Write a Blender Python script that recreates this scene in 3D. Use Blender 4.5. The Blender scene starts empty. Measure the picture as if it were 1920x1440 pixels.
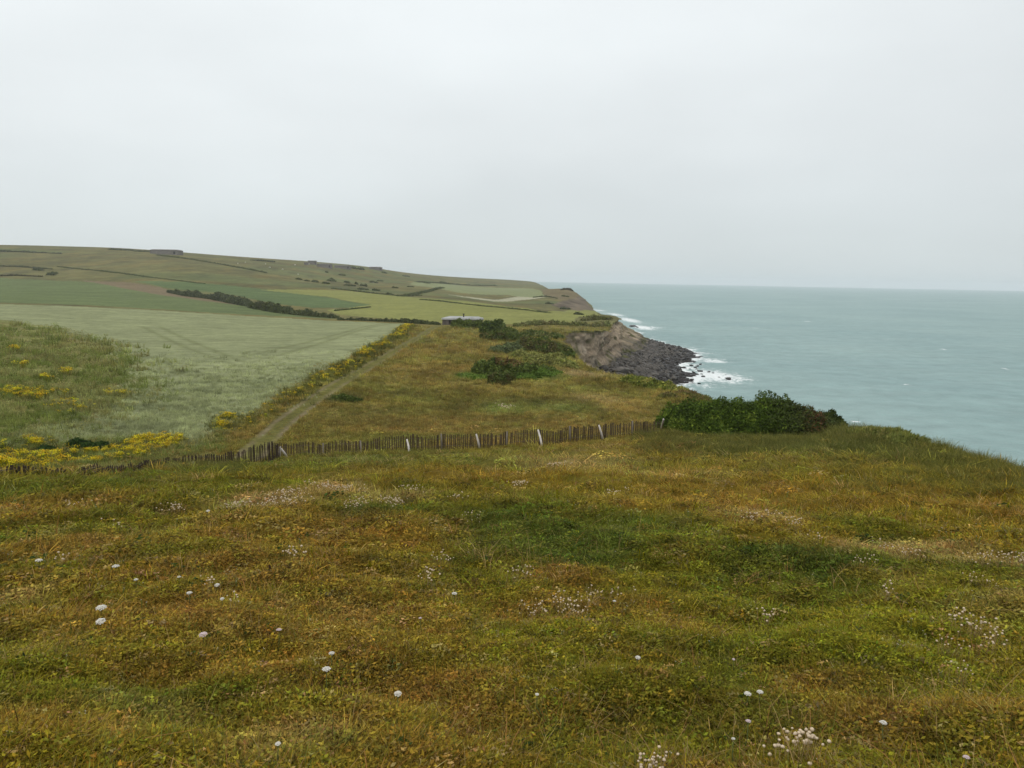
import bpy, math, random
import numpy as np
from mathutils import Matrix, Vector

random.seed(7)
RNG = np.random.default_rng(7)
SC = bpy.context.scene
COL = SC.collection

# ------------------------------------------------------------------ camera
F = 1507.0                       # focal length in pixels of the 1920 px wide photograph
CAM_Z = 34.0                     # eye height above the sea
PITCH, ROLL = math.radians(7.42), math.radians(1.06)
cam_d = bpy.data.cameras.new('camera')
cam = bpy.data.objects.new('camera', cam_d)
COL.objects.link(cam)
cam_d.sensor_width = 36.0
cam_d.lens = 36.0 * F / 1920.0
cam_d.clip_start = 0.1
cam_d.clip_end = 60000
CAM_M = Matrix.Rotation(math.pi / 2 - PITCH, 3, 'X') @ Matrix.Rotation(ROLL, 3, 'Z')
cam.matrix_world = Matrix.Translation((0, 0, CAM_Z)) @ CAM_M.to_4x4()
SC.camera = cam

# ------------------------------------------------------------------ sky and sun
SUN_EL, SUN_AZ = math.radians(52), math.radians(215)     # behind the camera, to the left
world = bpy.data.worlds.new('World')
SC.world = world
world.use_nodes = True
wn, wl = world.node_tree.nodes, world.node_tree.links
wn.clear()
w_out = wn.new('ShaderNodeOutputWorld')
w_bg = wn.new('ShaderNodeBackground')
w_bg.inputs['Strength'].default_value = 0.1
w_sky = wn.new('ShaderNodeTexSky')
w_sky.sky_type = 'NISHITA'
w_sky.sun_disc = False
w_sky.sun_elevation = SUN_EL
w_sky.sun_rotation = SUN_AZ
w_tc = wn.new('ShaderNodeTexCoord')
w_sep = wn.new('ShaderNodeSeparateXYZ')
wl.new(w_tc.outputs['Generated'], w_sep.inputs[0])
w_ramp = wn.new('ShaderNodeValToRGB')
wl.new(w_sep.outputs['Z'], w_ramp.inputs['Fac'])
cr = w_ramp.color_ramp
SKYC = [(0.0, (.66, .725, .74)), (.06, (.70, .755, .77)), (.16, (.80, .845, .855)),
        (.30, (.88, .925, .935)), (.46, (.97, 1.0, 1.01)), (1.0, (1.0, 1.03, 1.03))]
while len(cr.elements) < len(SKYC):
    cr.elements.new(.5)
for e, (p, c) in zip(cr.elements, SKYC):
    e.position = p
    e.color = (*c, 1)
# soft cloud structure: a stretched noise over the dome of the sky
w_map = wn.new('ShaderNodeMapping')
w_map.inputs['Scale'].default_value = (1.6, 1.6, 4.2)
wl.new(w_tc.outputs['Generated'], w_map.inputs['Vector'])
w_noise = wn.new('ShaderNodeTexNoise')
w_noise.inputs['Scale'].default_value = 1.5
w_noise.inputs['Detail'].default_value = 4
w_noise.inputs['Roughness'].default_value = .45
wl.new(w_map.outputs[0], w_noise.inputs['Vector'])
w_mr = wn.new('ShaderNodeMapRange')
w_mr.inputs['From Min'].default_value = .3
w_mr.inputs['From Max'].default_value = .7
w_mr.inputs['To Min'].default_value = 9.2
w_mr.inputs['To Max'].default_value = 10.5
wl.new(w_noise.outputs['Fac'], w_mr.inputs['Value'])
w_az = wn.new('ShaderNodeMapRange')
w_az.inputs['From Min'].default_value = -.6
w_az.inputs['From Max'].default_value = .6
w_az.inputs['To Min'].default_value = 1.10
w_az.inputs['To Max'].default_value = .97
wl.new(w_sep.outputs['X'], w_az.inputs['Value'])
w_m2 = wn.new('ShaderNodeMath')
w_m2.operation = 'MULTIPLY'
w_mul = wn.new('ShaderNodeVectorMath')
w_mul.operation = 'SCALE'
wl.new(w_ramp.outputs['Color'], w_mul.inputs[0])
wl.new(w_mr.outputs[0], w_m2.inputs[0])
wl.new(w_az.outputs[0], w_m2.inputs[1])
wl.new(w_m2.outputs[0], w_mul.inputs['Scale'])
w_mix = wn.new('ShaderNodeMixRGB')
w_mix.inputs['Fac'].default_value = .94
wl.new(w_sky.outputs['Color'], w_mix.inputs['Color1'])
wl.new(w_mul.outputs[0], w_mix.inputs['Color2'])
wl.new(w_mix.outputs['Color'], w_bg.inputs['Color'])
wl.new(w_bg.outputs['Background'], w_out.inputs['Surface'])

sun_d = bpy.data.lights.new('sun', 'SUN')
sun_d.energy = 0.8
sun_d.angle = math.radians(25)
sun_d.color = (1.0, .96, .90)
sun = bpy.data.objects.new('sun', sun_d)
COL.objects.link(sun)
sun.rotation_euler = (math.pi / 2 - SUN_EL, 0, math.pi - SUN_AZ)

SC.view_settings.view_transform = 'Standard'
SC.view_settings.look = 'None'
SC.view_settings.exposure = 0.0
SC.view_settings.gamma = 1.0
SC.render.engine = 'CYCLES'
SC.cycles.use_denoising = True
SC.cycles.max_bounces = 6
SC.cycles.diffuse_bounces = 3
SC.cycles.glossy_bounces = 2
SC.cycles.transmission_bounces = 3
SC.cycles.transparent_max_bounces = 6
SC.cycles.volume_bounces = 1


# ------------------------------------------------------------------ small maths helpers
def _hash(ix, iy, iz, seed):
    h = (ix.astype(np.int64) * 374761393 + iy.astype(np.int64) * 668265263
         + iz.astype(np.int64) * 2147483647 + seed * 974634777) & 0xFFFFFFFF
    h = ((h ^ (h >> 13)) * 1274126177) & 0xFFFFFFFF
    h = ((h ^ (h >> 16)) * 2246822519) & 0xFFFFFFFF
    return ((h ^ (h >> 15)) & 0xFFFFFF) / float(0xFFFFFF)


def noise3(x, y, z, seed=0):
    x, y, z = np.broadcast_arrays(np.asarray(x, float), np.asarray(y, float), np.asarray(z, float))
    xi, yi, zi = np.floor(x), np.floor(y), np.floor(z)
    fx, fy, fz = x - xi, y - yi, z - zi
    fx, fy, fz = [f * f * f * (f * (f * 6 - 15) + 10) for f in (fx, fy, fz)]
    out = 0
    for dx in (0, 1):
        wx = fx if dx else 1 - fx
        for dy in (0, 1):
            wy = fy if dy else 1 - fy
            for dz in (0, 1):
                wz = fz if dz else 1 - fz
                out = out + wx * wy * wz * _hash(xi + dx, yi + dy, zi + dz, seed)
    return out * 2 - 1


def noise2(x, y, seed=0):
    x, y = np.broadcast_arrays(np.asarray(x, float), np.asarray(y, float))
    xi, yi = np.floor(x), np.floor(y)
    fx, fy = x - xi, y - yi
    fx, fy = [f * f * f * (f * (f * 6 - 15) + 10) for f in (fx, fy)]
    z = np.zeros_like(xi)
    a = _hash(xi, yi, z, seed); b = _hash(xi + 1, yi, z, seed)
    c = _hash(xi, yi + 1, z, seed); d = _hash(xi + 1, yi + 1, z, seed)
    return ((a * (1 - fx) + b * fx) * (1 - fy) + (c * (1 - fx) + d * fx) * fy) * 2 - 1


def fbm2(x, y, seed=0, octv=4, gain=.5):
    s, a, n = 0, 1, 0
    for o in range(octv):
        s = s + a * noise2(x * 2 ** o + 17.3 * o, y * 2 ** o - 9.1 * o, seed + o)
        n += a
        a *= gain
    return s / n


def fbm3(x, y, z, seed=0, octv=3, gain=.5):
    s, a, n = 0, 1, 0
    for o in range(octv):
        k = 2 ** o
        s = s + a * noise3(x * k + 7.7 * o, y * k - 3.1 * o, z * k + 5.3 * o, seed + o)
        n += a
        a *= gain
    return s / n


def smooth(a, b, x):
    t = np.clip((x - a) / (b - a), 0, 1)
    return t * t * (3 - 2 * t)


CM = np.array(CAM_M)


def ray(px, py):
    px, py = np.asarray(px, float), np.asarray(py, float)
    v = np.stack([(px - 960) / F, (720 - py) / F, -np.ones_like(px)], -1)
    return v @ CM.T


def at(px, py, d):
    """point seen at a pixel of the photograph, d metres forward"""
    w = ray(px, py)
    return w * (d / w[..., 1])[..., None] + np.array([0, 0, CAM_Z]) if np.ndim(px) else w * (d / w[1]) + np.array([0, 0, CAM_Z])


def in_poly(x, y, poly):
    poly = np.asarray(poly)
    inside = np.zeros(np.shape(x), bool)
    n = len(poly)
    for i in range(n):
        x1, y1 = poly[i]
        x2, y2 = poly[(i + 1) % n]
        if y1 == y2:
            continue
        c = ((y1 > y) != (y2 > y)) & (x < (x2 - x1) * (y - y1) / (y2 - y1) + x1)
        inside ^= c
    return inside


def poly_dist(x, y, line, closed=False):
    """distance to a polyline, and the arc length of the nearest point"""
    line = np.asarray(line, float)
    best = np.full(np.shape(x), 1e18)
    arc = np.zeros(np.shape(x))
    acc = 0.0
    segs = len(line) if closed else len(line) - 1
    for i in range(segs):
        a, b = line[i], line[(i + 1) % len(line)]
        dx, dy = b - a
        L2 = dx * dx + dy * dy
        t = np.clip(((x - a[0]) * dx + (y - a[1]) * dy) / max(L2, 1e-9), 0, 1)
        d = (x - a[0] - t * dx) ** 2 + (y - a[1] - t * dy) ** 2
        m = d < best
        best = np.where(m, d, best)
        arc = np.where(m, acc + t * math.sqrt(L2), arc)
        acc += math.sqrt(L2)
    return np.sqrt(best), arc


# ------------------------------------------------------------------ terrain: surveyed points and interpolation
# (pixel x, pixel y, metres forward) read off the photograph, or (pixel x, None, metres forward, height relative to the eye)
SURVEY = []
for px in (-900, -200, 350, 900, 1400, 1900, 2700):
    for d, z in ((.6, -1.75), (1.6, -1.95), (2.7, -2.25), (4.2, -2.65), (6.7, -3.3), (9.3, -3.75), (15, -4.75), (25, -6.5)):
        if px >= 1900:
            z *= .97
        SURVEY.append((px, None, d, z))
for px, d, z in ((-900, 42, -9.6), (0, 34, -8.6), (500, 36, -8.6), (900, 36, -8.4), (1400, 36, -8.1), (2700, 25, -6.4),
                 (2700, 60, -8.5), (600, 75, -11.5), (1000, 75, -11.8), (1200, 75, -12.0), (650, 105, -12.0), (960, 97, -12.35),
                 (1150, 110, -13.1), (700, 170, -13.5), (900, 170, -13.8), (750, 240, -14.8), (900, 240, -15.0)):
    SURVEY.append((px, None, d, z))
SURVEY += [
    (530, 856, 49), (765, 847, 50), (900, 840, 51), (1127, 825, 52), (1240, 812, 54), (1420, 822, 53), (0, 893, 42.5), (340, 876, 45),
    (1850, 868, 33), (1740, 839, 41), (1640, 817, 50), (1590, 806, 57),
    (1300, 742, 92), (1200, 712, 112), (1130, 700, 133), (1085, 682, 150), (1060, 657, 180), (1045, 632, 225), (1050, 622, 245),
    (1110, 621, 256), (1138, 618, 285), (1152, 606, 350), (1165, 598, 420),
    (980, 662, 157), (930, 640, 196), (830, 608, 298), (950, 606, 300), (760, 606, 320), (640, 601, 330),
    (0, 830, 50), (0, 760, 66), (0, 690, 95), (0, 600, 215), (0, 572, 330), (250, 830, 54), (250, 700, 96), (250, 620, 200), (250, 583, 320),
    (450, 593, 325), (-500, 760, 62), (-500, 600, 200), (-500, 565, 330),
    (640, 589, 390), (1000, 601, 350), (1090, 603, 345), (850, 596, 360), (1120, 590, 440), (1000, 578, 500), (700, 570, 520), (850, 562, 600),
    (0, 522, 780), (0, 545, 560), (300, 545, 600), (470, 566, 480), (500, 545, 660), (-500, 545, 500), (-500, 515, 780),
    (640, 543, 760), (760, 556, 690), (830, 540, 1000), (900, 566, 700), (1020, 586, 560), (1100, 582, 700), (1050, 566, 800), (1112, 581, 820), (950, 566, 800),
    (900, 545, 1250), (1010, 545, 1150), (1020, 552, 1000), (1060, 545, 1010), (1075, 546, 1030), (1100, 562, 950), (1050, 541, 1080), (1030, 542, 1300),
    (600, 520, 1050), (700, 530, 1150), (850, 531, 1750), (950, 534, 1900), (1010, 536, 2100), (1012, 541, 1600), (940, 541, 1500),
    (300, 500, 900), (0, 492, 980), (150, 482, 1120), (450, 510, 920), (-500, 480, 1000),
    (0, 462, 1300), (-500, 455, 1300), (200, 467, 1300), (330, 475, 1300), (480, 487, 1350), (580, 495, 1400), (700, 503, 1600), (850, 523, 2000),
    (920, 527, 2250), (1000, 529, 2500), (1018, 535, 2400),
]
for px, d, z in ((-500, 2200, 45), (0, 2200, 42), (330, 2300, 32), (600, 2600, 18), (850, 3400, 0), (1000, 3600, -12), (-500, 3800, 30), (300, 3800, 20),
                 (1400, 150, -15), (1400, 400, -19), (1400, 1000, -22), (1400, 3000, -22), (2200, 150, -15), (2200, 800, -20), (2200, 3000, -20)):
    SURVEY.append((px, None, d, z))
sx, sy, sz = [], [], []
for s in SURVEY:
    if s[1] is None:
        x = (s[0] - 960) / F * s[2]
        sx.append(x); sy.append(s[2]); sz.append(s[3])
    else:
        p = at(s[0], s[1], s[2])
        sx.append(p[0]); sy.append(p[1]); sz.append(p[2] - CAM_Z)
sx, sy, sz = map(np.array, (sx, sy, sz))
s_r = np.hypot(sx, sy)
s_az = np.arctan2(sx, sy)
KA = 3.2                                        # weight of azimuth against log distance


def warp(t):
    return np.arcsinh(t * 6)


def unwarp(w):
    return np.sinh(w) / 6


def tps(r2):
    return .5 * r2 * np.log(r2 + 1e-12)


su, sv = s_az * KA, np.log(s_r)
K = tps((su[:, None] - su) ** 2 + (sv[:, None] - sv) ** 2) + np.eye(len(su)) * 2e-3
P = np.stack([np.ones_like(su), su, sv], 1)
A = np.block([[K, P], [P.T, np.zeros((3, 3))]])
W = np.linalg.solve(A, np.concatenate([warp(sz / s_r), np.zeros(3)]))

AZ0, AZ1, NAZ = math.radians(-100), math.radians(100), 501
LR0, LR1, NLR = math.log(.5), math.log(4200), 420
g_az = np.linspace(AZ0, AZ1, NAZ)
g_lr = np.linspace(LR0, LR1, NLR)
az_c = np.clip(g_az, math.radians(-42), math.radians(50))
T_TAB = np.zeros((NAZ, NLR))
for i, a in enumerate(az_c):
    r2 = (su[:, None] - a * KA) ** 2 + (sv[:, None] - g_lr) ** 2
    T_TAB[i] = W[:-3] @ tps(r2) + W[-3] + W[-2] * a * KA + W[-1] * g_lr
T_TAB = unwarp(T_TAB)


def tan_at(az, lr):
    u = np.clip((az - AZ0) / (AZ1 - AZ0) * (NAZ - 1), 0, NAZ - 1.001)
    v = np.clip((lr - LR0) / (LR1 - LR0) * (NLR - 1), 0, NLR - 1.001)
    i, j = u.astype(int), v.astype(int)
    fu, fv = u - i, v - j
    return ((T_TAB[i, j] * (1 - fv) + T_TAB[i, j + 1] * fv) * (1 - fu)
            + (T_TAB[i + 1, j] * (1 - fv) + T_TAB[i + 1, j + 1] * fv) * fu)


def base_z(x, y):
    r = np.hypot(x, y) + 1e-6
    return tan_at(np.arctan2(x, y), np.log(r)) * r + CAM_Z


T_MAX = np.maximum.accumulate(T_TAB, 1)


def hit_many(px, py):
    """where the sight lines through these pixels meet the ground"""
    px, py = np.atleast_1d(np.asarray(px, float)), np.atleast_1d(np.asarray(py, float))
    w = ray(px, py)
    az = np.arctan2(w[:, 0], w[:, 1])
    t = w[:, 2] / np.hypot(w[:, 0], w[:, 1])
    u = np.clip((az - AZ0) / (AZ1 - AZ0) * (NAZ - 1), 0, NAZ - 1.001)
    i = u.astype(int)
    fu = u - i
    out = np.full(len(px), np.nan)
    for k in np.unique(i):
        m = np.where(i == k)[0]
        for col, wt in ((k, 1 - fu[m]), (k + 1, fu[m])):
            tm = T_MAX[col]
            j = np.searchsorted(tm, t[m])
            j = np.clip(j, 1, NLR - 1)
            a, b = tm[j - 1], tm[j]
            f = np.clip((t[m] - a) / np.maximum(b - a, 1e-9), 0, 1)
            lr = g_lr[j - 1] + f * (g_lr[1] - g_lr[0])
            out[m] = np.nan_to_num(out[m]) + wt * lr
    r = np.exp(out)
    return np.sin(az) * r, np.cos(az) * r


def hit(px, py):
    x, y = hit_many([px], [py])
    return float(x[0]), float(y[0])


def hits(pts):
    p = np.asarray(pts, float)
    x, y = hit_many(p[:, 0], p[:, 1])
    return np.stack([x, y], 1)


# ------------------------------------------------------------------ coast line
edge_px = [(2100, 962, 20), (1980, 912, 25.5), (1850, 868, 33), (1740, 839, 41), (1640, 817, 50), (1592, 806, 57), (1500, 790, 68), (1380, 760, 80),
           (1300, 742, 92), (1200, 712, 112), (1130, 700, 133), (1085, 682, 150), (1062, 657, 180), (1047, 632, 225), (1052, 622, 243), (1075, 619, 251),
           (1105, 621, 255), (1130, 625, 264), (1140, 616, 290), (1152, 606, 350), (1166, 598, 420), (1150, 591, 480), (1128, 586, 600),
           (1116, 583, 760), (1111, 576, 880), (1098, 560, 950), (1076, 545, 1035), (1050, 541.5, 1090), (1036, 542, 1300), (1026, 542, 1600),
           (1022, 540, 2000), (1018, 536, 2350), (1004, 530, 2550), (985, 529.5, 2800), (960, 528, 3500)]
EDGE = np.array([at(*p)[:2] for p in edge_px])
EDGE = np.concatenate([[(9, -60), (11, -14), (12.5, 6)], EDGE])
LAND = np.concatenate([EDGE, [(-400, 4300), (-6000, 4300), (-6000, -60)]])


def coast(x, y):
    """signed distance beyond the coast edge (positive over the sea), arc length"""
    d, arc = poly_dist(x, y, EDGE)
    return np.where(in_poly(x, y, LAND), -d, d), arc


_e = np.hypot(*np.diff(EDGE, axis=0).T)
EARC = np.concatenate([[0], np.cumsum(_e)])
ARC_BAY = EARC[3 + 13]            # where the grassy brow turns into bare cliff
ARC_END = EARC[3 + 21]


def micro(x, y, r):
    """tussocky relief of the rough grassland"""
    a = smooth(1, 6, r) * (1 - smooth(300, 420, r))
    return a * (.20 * fbm2(x / 3.1, y / 3.1, 3, 3) + .16 * (1 - smooth(60, 160, r)) * fbm2(x / .9, y / .9, 9, 2))


def brow(s, arc):
    k = np.where(arc < ARC_BAY - 15, .16, .02)
    return -k * np.clip(s + .3, 0, None) ** 2


def ground(x, y, with_micro=True):
    x, y = np.asarray(x, float), np.asarray(y, float)
    z = base_z(x, y)
    s, arc = coast(x, y)
    z = z + np.where(s > -2, brow(s, arc), 0)
    if with_micro:
        z = z + micro(x, y, np.hypot(x, y)) * MICRO_MASK(x, y)
    return z


# ------------------------------------------------------------------ zones, outlined on the ground
def zone(pts):
    return hits(pts)


Z_BARLEY = zone([(-260, 563), (0, 570), (200, 577), (400, 589), (640, 602), (772, 607), (745, 625), (600, 700), (500, 757), (408, 806), (385, 832),
                 (330, 828), (250, 824), (150, 833), (70, 838), (120, 803), (200, 770), (266, 735), (268, 695), (225, 650), (120, 616), (0, 598), (-260, 592)])
Z_WEEDS = zone([(-400, 594), (-260, 592), (0, 598), (120, 616), (225, 650), (268, 695), (266, 735), (200, 770), (120, 803), (70, 838), (0, 850), (-400, 880)])
Z_GREEN = zone([(-400, 522), (0, 520), (170, 529), (260, 546), (400, 566), (540, 585), (640, 598), (400, 587), (200, 574), (0, 567), (-400, 558)])
Z_PLOUGH = zone([(150, 526), (240, 530), (300, 538), (360, 552), (470, 572), (590, 590), (540, 585), (400, 566), (260, 546), (170, 529)])
Z_GREEN2 = zone([(250, 527), (350, 529), (440, 536), (560, 549), (700, 571), (650, 577), (590, 577), (520, 570), (440, 553), (320, 540)])
Z_LIGHT = zone([(485, 543), (560, 543), (645, 545), (740, 553), (850, 563), (940, 573), (1030, 587), (1065, 580), (1120, 584), (1124, 592), (1085, 594), (1075, 604), (960, 608),
                (905, 606), (830, 604), (720, 597), (640, 590), (612, 582), (700, 571), (610, 556)])
Z_STUBBLE = zone([(612, 582), (660, 577), (700, 575), (722, 579), (690, 588), (640, 590)])
Z_FAR1 = zone([(780, 527), (850, 534), (900, 538), (1000, 541), (1012, 545), (1022, 556), (1000, 558), (950, 553), (860, 549), (820, 541), (770, 533)])
Z_FAR2 = zone([(830, 551), (870, 556), (930, 562), (980, 555), (1022, 557), (960, 565), (925, 565), (880, 559)])
Z_FAR3 = zone([(850, 531), (1010, 534), (1012, 540), (900, 536)])
Z_SCREE = zone([(1030, 572), (1062, 562), (1085, 556), (1100, 560), (1114, 582), (1085, 583), (1050, 578)])
Z_TAN = zone([(1013, 543), (1050, 541), (1076, 545), (1100, 560), (1060, 566), (1022, 556)])
PATH = hits([(452, 868), (485, 836), (530, 792), (580, 756), (640, 716), (700, 682), (750, 652), (790, 630), (818, 612), (826, 607)])
FIELDS = [('barley_field', Z_BARLEY), ('weedy_field', Z_WEEDS), ('green_field', Z_GREEN), ('ploughed_field', Z_PLOUGH), ('clover_field', Z_GREEN2),
          ('stubble_field', Z_STUBBLE), ('pasture_field', Z_LIGHT), ('hayfield', Z_FAR1), ('straw_field', Z_FAR2), ('headland_field', Z_TAN), ('headland_scree', Z_SCREE)]


def MICRO_MASK(x, y):
    m = np.ones(np.shape(x))
    for n, p in FIELDS[:1] + FIELDS[2:]:
        m = np.where(in_poly(x, y, p), 0.1, m)
    d, _ = poly_dist(x, y, PATH)
    return m * smooth(.6, 2.2, d) + .12 * (1 - smooth(.6, 2.2, d))


# ------------------------------------------------------------------ meadow colour patches (kinds of plants)
C_OLIVE = np.array([.142, .105, .010])
C_BROWN = np.array([.192, .106, .020])
C_GREEN = np.array([.062, .076, .007])
C_LIME = np.array([.145, .138, .010])
C_STRAW = np.array([.300, .205, .080])
C_LUSH = np.array([.018, .036, .006])

PATCHES = []          # (world centre, radii along x / y, colour, weight)


def patch(px, py, rx, ry, c, w):
    x, y = hit(px, py)
    xa, ya = hit(px + rx, py)
    xb, yb = hit(px, py - ry)
    PATCHES.append((x, y, max(abs(xa - x), .3), max(abs(yb - y), .3), np.array(c), w * (.98 if c is C_LUSH or c is C_GREEN else .85)))


for a in ((705, 972, 85, 22, C_LUSH, .9), (960, 1000, 100, 30, C_LUSH, .9), (1100, 1040, 110, 28, C_LUSH, .85), (1060, 1000, 180, 40, C_GREEN, .8), (1240, 990, 90, 30, C_GREEN, .7),
          (1490, 1108, 120, 24, C_LUSH, 1.0), (1570, 1124, 50, 12, C_LUSH, 1.0), (1480, 1085, 110, 34, C_LUSH, .95), (1420, 1095, 130, 30, C_LUSH, .7), (1560, 1130, 60, 14, C_LUSH, .8), (1540, 1060, 90, 22, C_LUSH, .7), (1740, 1065, 120, 24, C_GREEN, .8),
          (100, 910, 130, 30, C_GREEN, .75), (420, 895, 180, 20, C_GREEN, .6), (700, 870, 200, 18, C_GREEN, .6), (1030, 945, 60, 18, C_GREEN, .6), (800, 940, 160, 30, C_GREEN, .5),
          (1500, 1150, 260, 80, C_LIME, .6), (1450, 1260, 300, 90, C_GREEN, .5), (1700, 1250, 250, 120, C_LIME, .5), (1250, 1330, 300, 80, C_GREEN, .4), (880, 1170, 120, 40, C_LIME, .5),
          (60, 1230, 90, 30, C_LIME, .8), (300, 1330, 200, 40, C_GREEN, .6), (560, 1330, 120, 40, C_LIME, .5), (1000, 1220, 150, 40, C_LIME, .6), (1650, 1380, 220, 50, C_GREEN, .5),
          (60, 960, 120, 26, C_BROWN, .6), (60, 1030, 120, 26, C_BROWN, .8), (560, 1010, 260, 34, C_BROWN, .6), (420, 1090, 260, 50, C_BROWN, .55), (620, 1180, 220, 60, C_BROWN, .6),
          (760, 1330, 160, 60, C_BROWN, .7), (250, 1180, 160, 40, C_BROWN, .7), (400, 1270, 160, 26, C_BROWN, .6), (120, 1400, 160, 30, C_BROWN, .5), (520, 1420, 120, 30, C_STRAW, .35),
          (1120, 1150, 160, 30, C_BROWN, .5), (1300, 1190, 60, 26, C_BROWN, .7), (1060, 1090, 60, 16, C_BROWN, .7), (1560, 1340, 60, 60, C_BROWN, .6), (1850, 1370, 120, 30, C_BROWN, .7),
          (1060, 868, 110, 10, C_STRAW, .45), (1250, 890, 160, 10, C_STRAW, .3), (1420, 970, 60, 14, C_STRAW, .55), (1700, 1030, 120, 16, C_STRAW, .75), (1870, 1060, 90, 16, C_STRAW, .75),
          (1880, 960, 120, 30, C_BROWN, .5), (1350, 930, 160, 20, C_BROWN, .5), (1600, 900, 260, 30, C_OLIVE, .5), (1450, 845, 260, 16, C_GREEN, .55), (1640, 850, 120, 22, C_GREEN, .5),
          (640, 920, 50, 8, C_STRAW, .7), (530, 938, 90, 14, C_STRAW, .7), (360, 868, 90, 6, C_STRAW, .8), (740, 935, 60, 12, C_STRAW, .45), (10, 1130, 60, 30, C_STRAW, .4),
          (330, 1040, 90, 16, C_GREEN, .5), (1620, 990, 90, 26, C_GREEN, .6), (1150, 905, 90, 18, C_OLIVE, .5), (900, 890, 120, 14, C_BROWN, .4),
          # beyond the fence
          (945, 766, 42, 9, (.090, .155, .020), .95), (1065, 764, 55, 7, (.090, .140, .022), .8), (1000, 760, 150, 12, C_GREEN, .6), (640, 746, 34, 7, C_LUSH, .9), (1130, 748, 50, 8, C_STRAW, .8),
          (1090, 700, 30, 5, (.36, .24, .13), .7), (780, 700, 120, 12, C_BROWN, .55), (700, 780, 130, 14, C_GREEN, .45), (840, 790, 160, 8, C_BROWN, .6), (1180, 770, 50, 10, C_BROWN, .8),
          (1230, 715, 60, 10, C_LIME, .7), (1010, 675, 60, 12, C_LIME, .7), (860, 650, 60, 8, C_BROWN, .6), (800, 640, 60, 5, C_GREEN, .4), (930, 738, 120, 8, C_OLIVE, .6),
          (880, 706, 30, 6, (.070, .130, .020), .9), (1010, 704, 45, 8, (.070, .130, .020), .9), (880, 725, 120, 8, C_BROWN, .5), (840, 820, 160, 6, C_GREEN, .5)):
    patch(*a)


def patch_mix(x, y, c, jitter=.45):
    w1 = fbm2(x / 1.7, y / 1.7, 21, 3) * jitter
    for (cx, cy, rx, ry, pc, w) in PATCHES:
        d2 = ((x - cx) / rx) ** 2 + ((y - cy) / ry) ** 2
        m = d2 < 6
        if not m.any():
            continue
        g = np.zeros(np.shape(x))
        g[m] = np.clip(1.7 * np.exp(-.9 * d2[m]) * (1 + 1.5 * w1[m]) - .12, 0, 1) * w
        c = c * (1 - g[..., None]) + pc * g[..., None]
    return c


def meadow_col(x, y):
    x, y = np.asarray(x, float), np.asarray(y, float)
    r = np.hypot(x, y)
    n1 = fbm2(x / 9, y / 9, 31, 4)
    n2 = fbm2(x / 2.6, y / 2.6, 37, 3)
    n3 = fbm2(x / .8, y / .8, 41, 2)
    c = np.broadcast_to(C_OLIVE, (*np.shape(x), 3)).copy()

    def lay(c, m, col):
        return c * (1 - m[..., None]) + np.asarray(col) * m[..., None]
    c = lay(c, smooth(-.02, .45, n1 + .5 * n2) * .65, C_BROWN)
    c = lay(c, smooth(.0, .4, -n1 + .6 * n2) * .45, C_GREEN)
    c = lay(c, smooth(.15, .6, n2 - .3 * n1 + .5 * n3) * .5, C_LIME)
    c = lay(c, smooth(.35, .75, n3 * .7 + n2 * .6) * .3, C_STRAW)
    c = patch_mix(x, y, c)
    mid = smooth(24, 66, r)[..., None] * .45
    c = c * (1 - mid) + np.array([.160, .150, .055]) * mid
    c = c * (1 + smooth(52, 75, r)[..., None] * (.40 * n2 + .35 * fbm2(x / 5, y / 8, 43, 3))[..., None])
    c = np.clip(c, .008, 1)
    far = smooth(150, 500, r)[..., None]
    return c * (1 - far) + (np.array([.155, .135, .048]) * (1 + .25 * n1[..., None])) * far


# ------------------------------------------------------------------ materials
def principled(name, rough=.8, spec=.2):
    m = bpy.data.materials.new(name)
    m.use_nodes = True
    nt = m.node_tree
    b = nt.nodes['Principled BSDF']
    b.inputs['Roughness'].default_value = rough
    b.inputs['Specular IOR Level'].default_value = spec
    return m, nt, b


def node(nt, t, **kw):
    n = nt.nodes.new(t)
    for k, v in kw.items():
        setattr(n, k, v)
    return n


def tex_noise(nt, scale, detail=4, rough=.6, vec=None, dist=0):
    n = node(nt, 'ShaderNodeTexNoise')
    n.inputs['Scale'].default_value = scale
    n.inputs['Detail'].default_value = detail
    n.inputs['Roughness'].default_value = rough
    n.inputs['Distortion'].default_value = dist
    if vec is not None:
        nt.links.new(vec, n.inputs['Vector'])
    return n.outputs['Fac']


def maprange(nt, val, a, b, c, d):
    n = node(nt, 'ShaderNodeMapRange')
    nt.links.new(val, n.inputs['Value'])
    for k, v in zip(('From Min', 'From Max', 'To Min', 'To Max'), (a, b, c, d)):
        n.inputs[k].default_value = v
    return n.outputs[0]


def scale_col(nt, col, val):
    n = node(nt, 'ShaderNodeVectorMath', operation='SCALE')
    nt.links.new(col, n.inputs[0])
    nt.links.new(val, n.inputs['Scale'])
    return n.outputs[0]


def bump(nt, b, height, strength, dist):
    n = node(nt, 'ShaderNodeBump')
    n.inputs['Strength'].default_value = strength
    n.inputs['Distance'].default_value = dist
    nt.links.new(height, n.inputs['Height'])
    nt.links.new(n.outputs[0], b.inputs['Normal'])


def attr_col(nt, name, kind='GEOMETRY'):
    n = node(nt, 'ShaderNodeAttribute', attribute_name=name, attribute_type=kind)
    return n


def obj_coords(nt):
    return node(nt, 'ShaderNodeTexCoord').outputs['Object']


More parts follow.
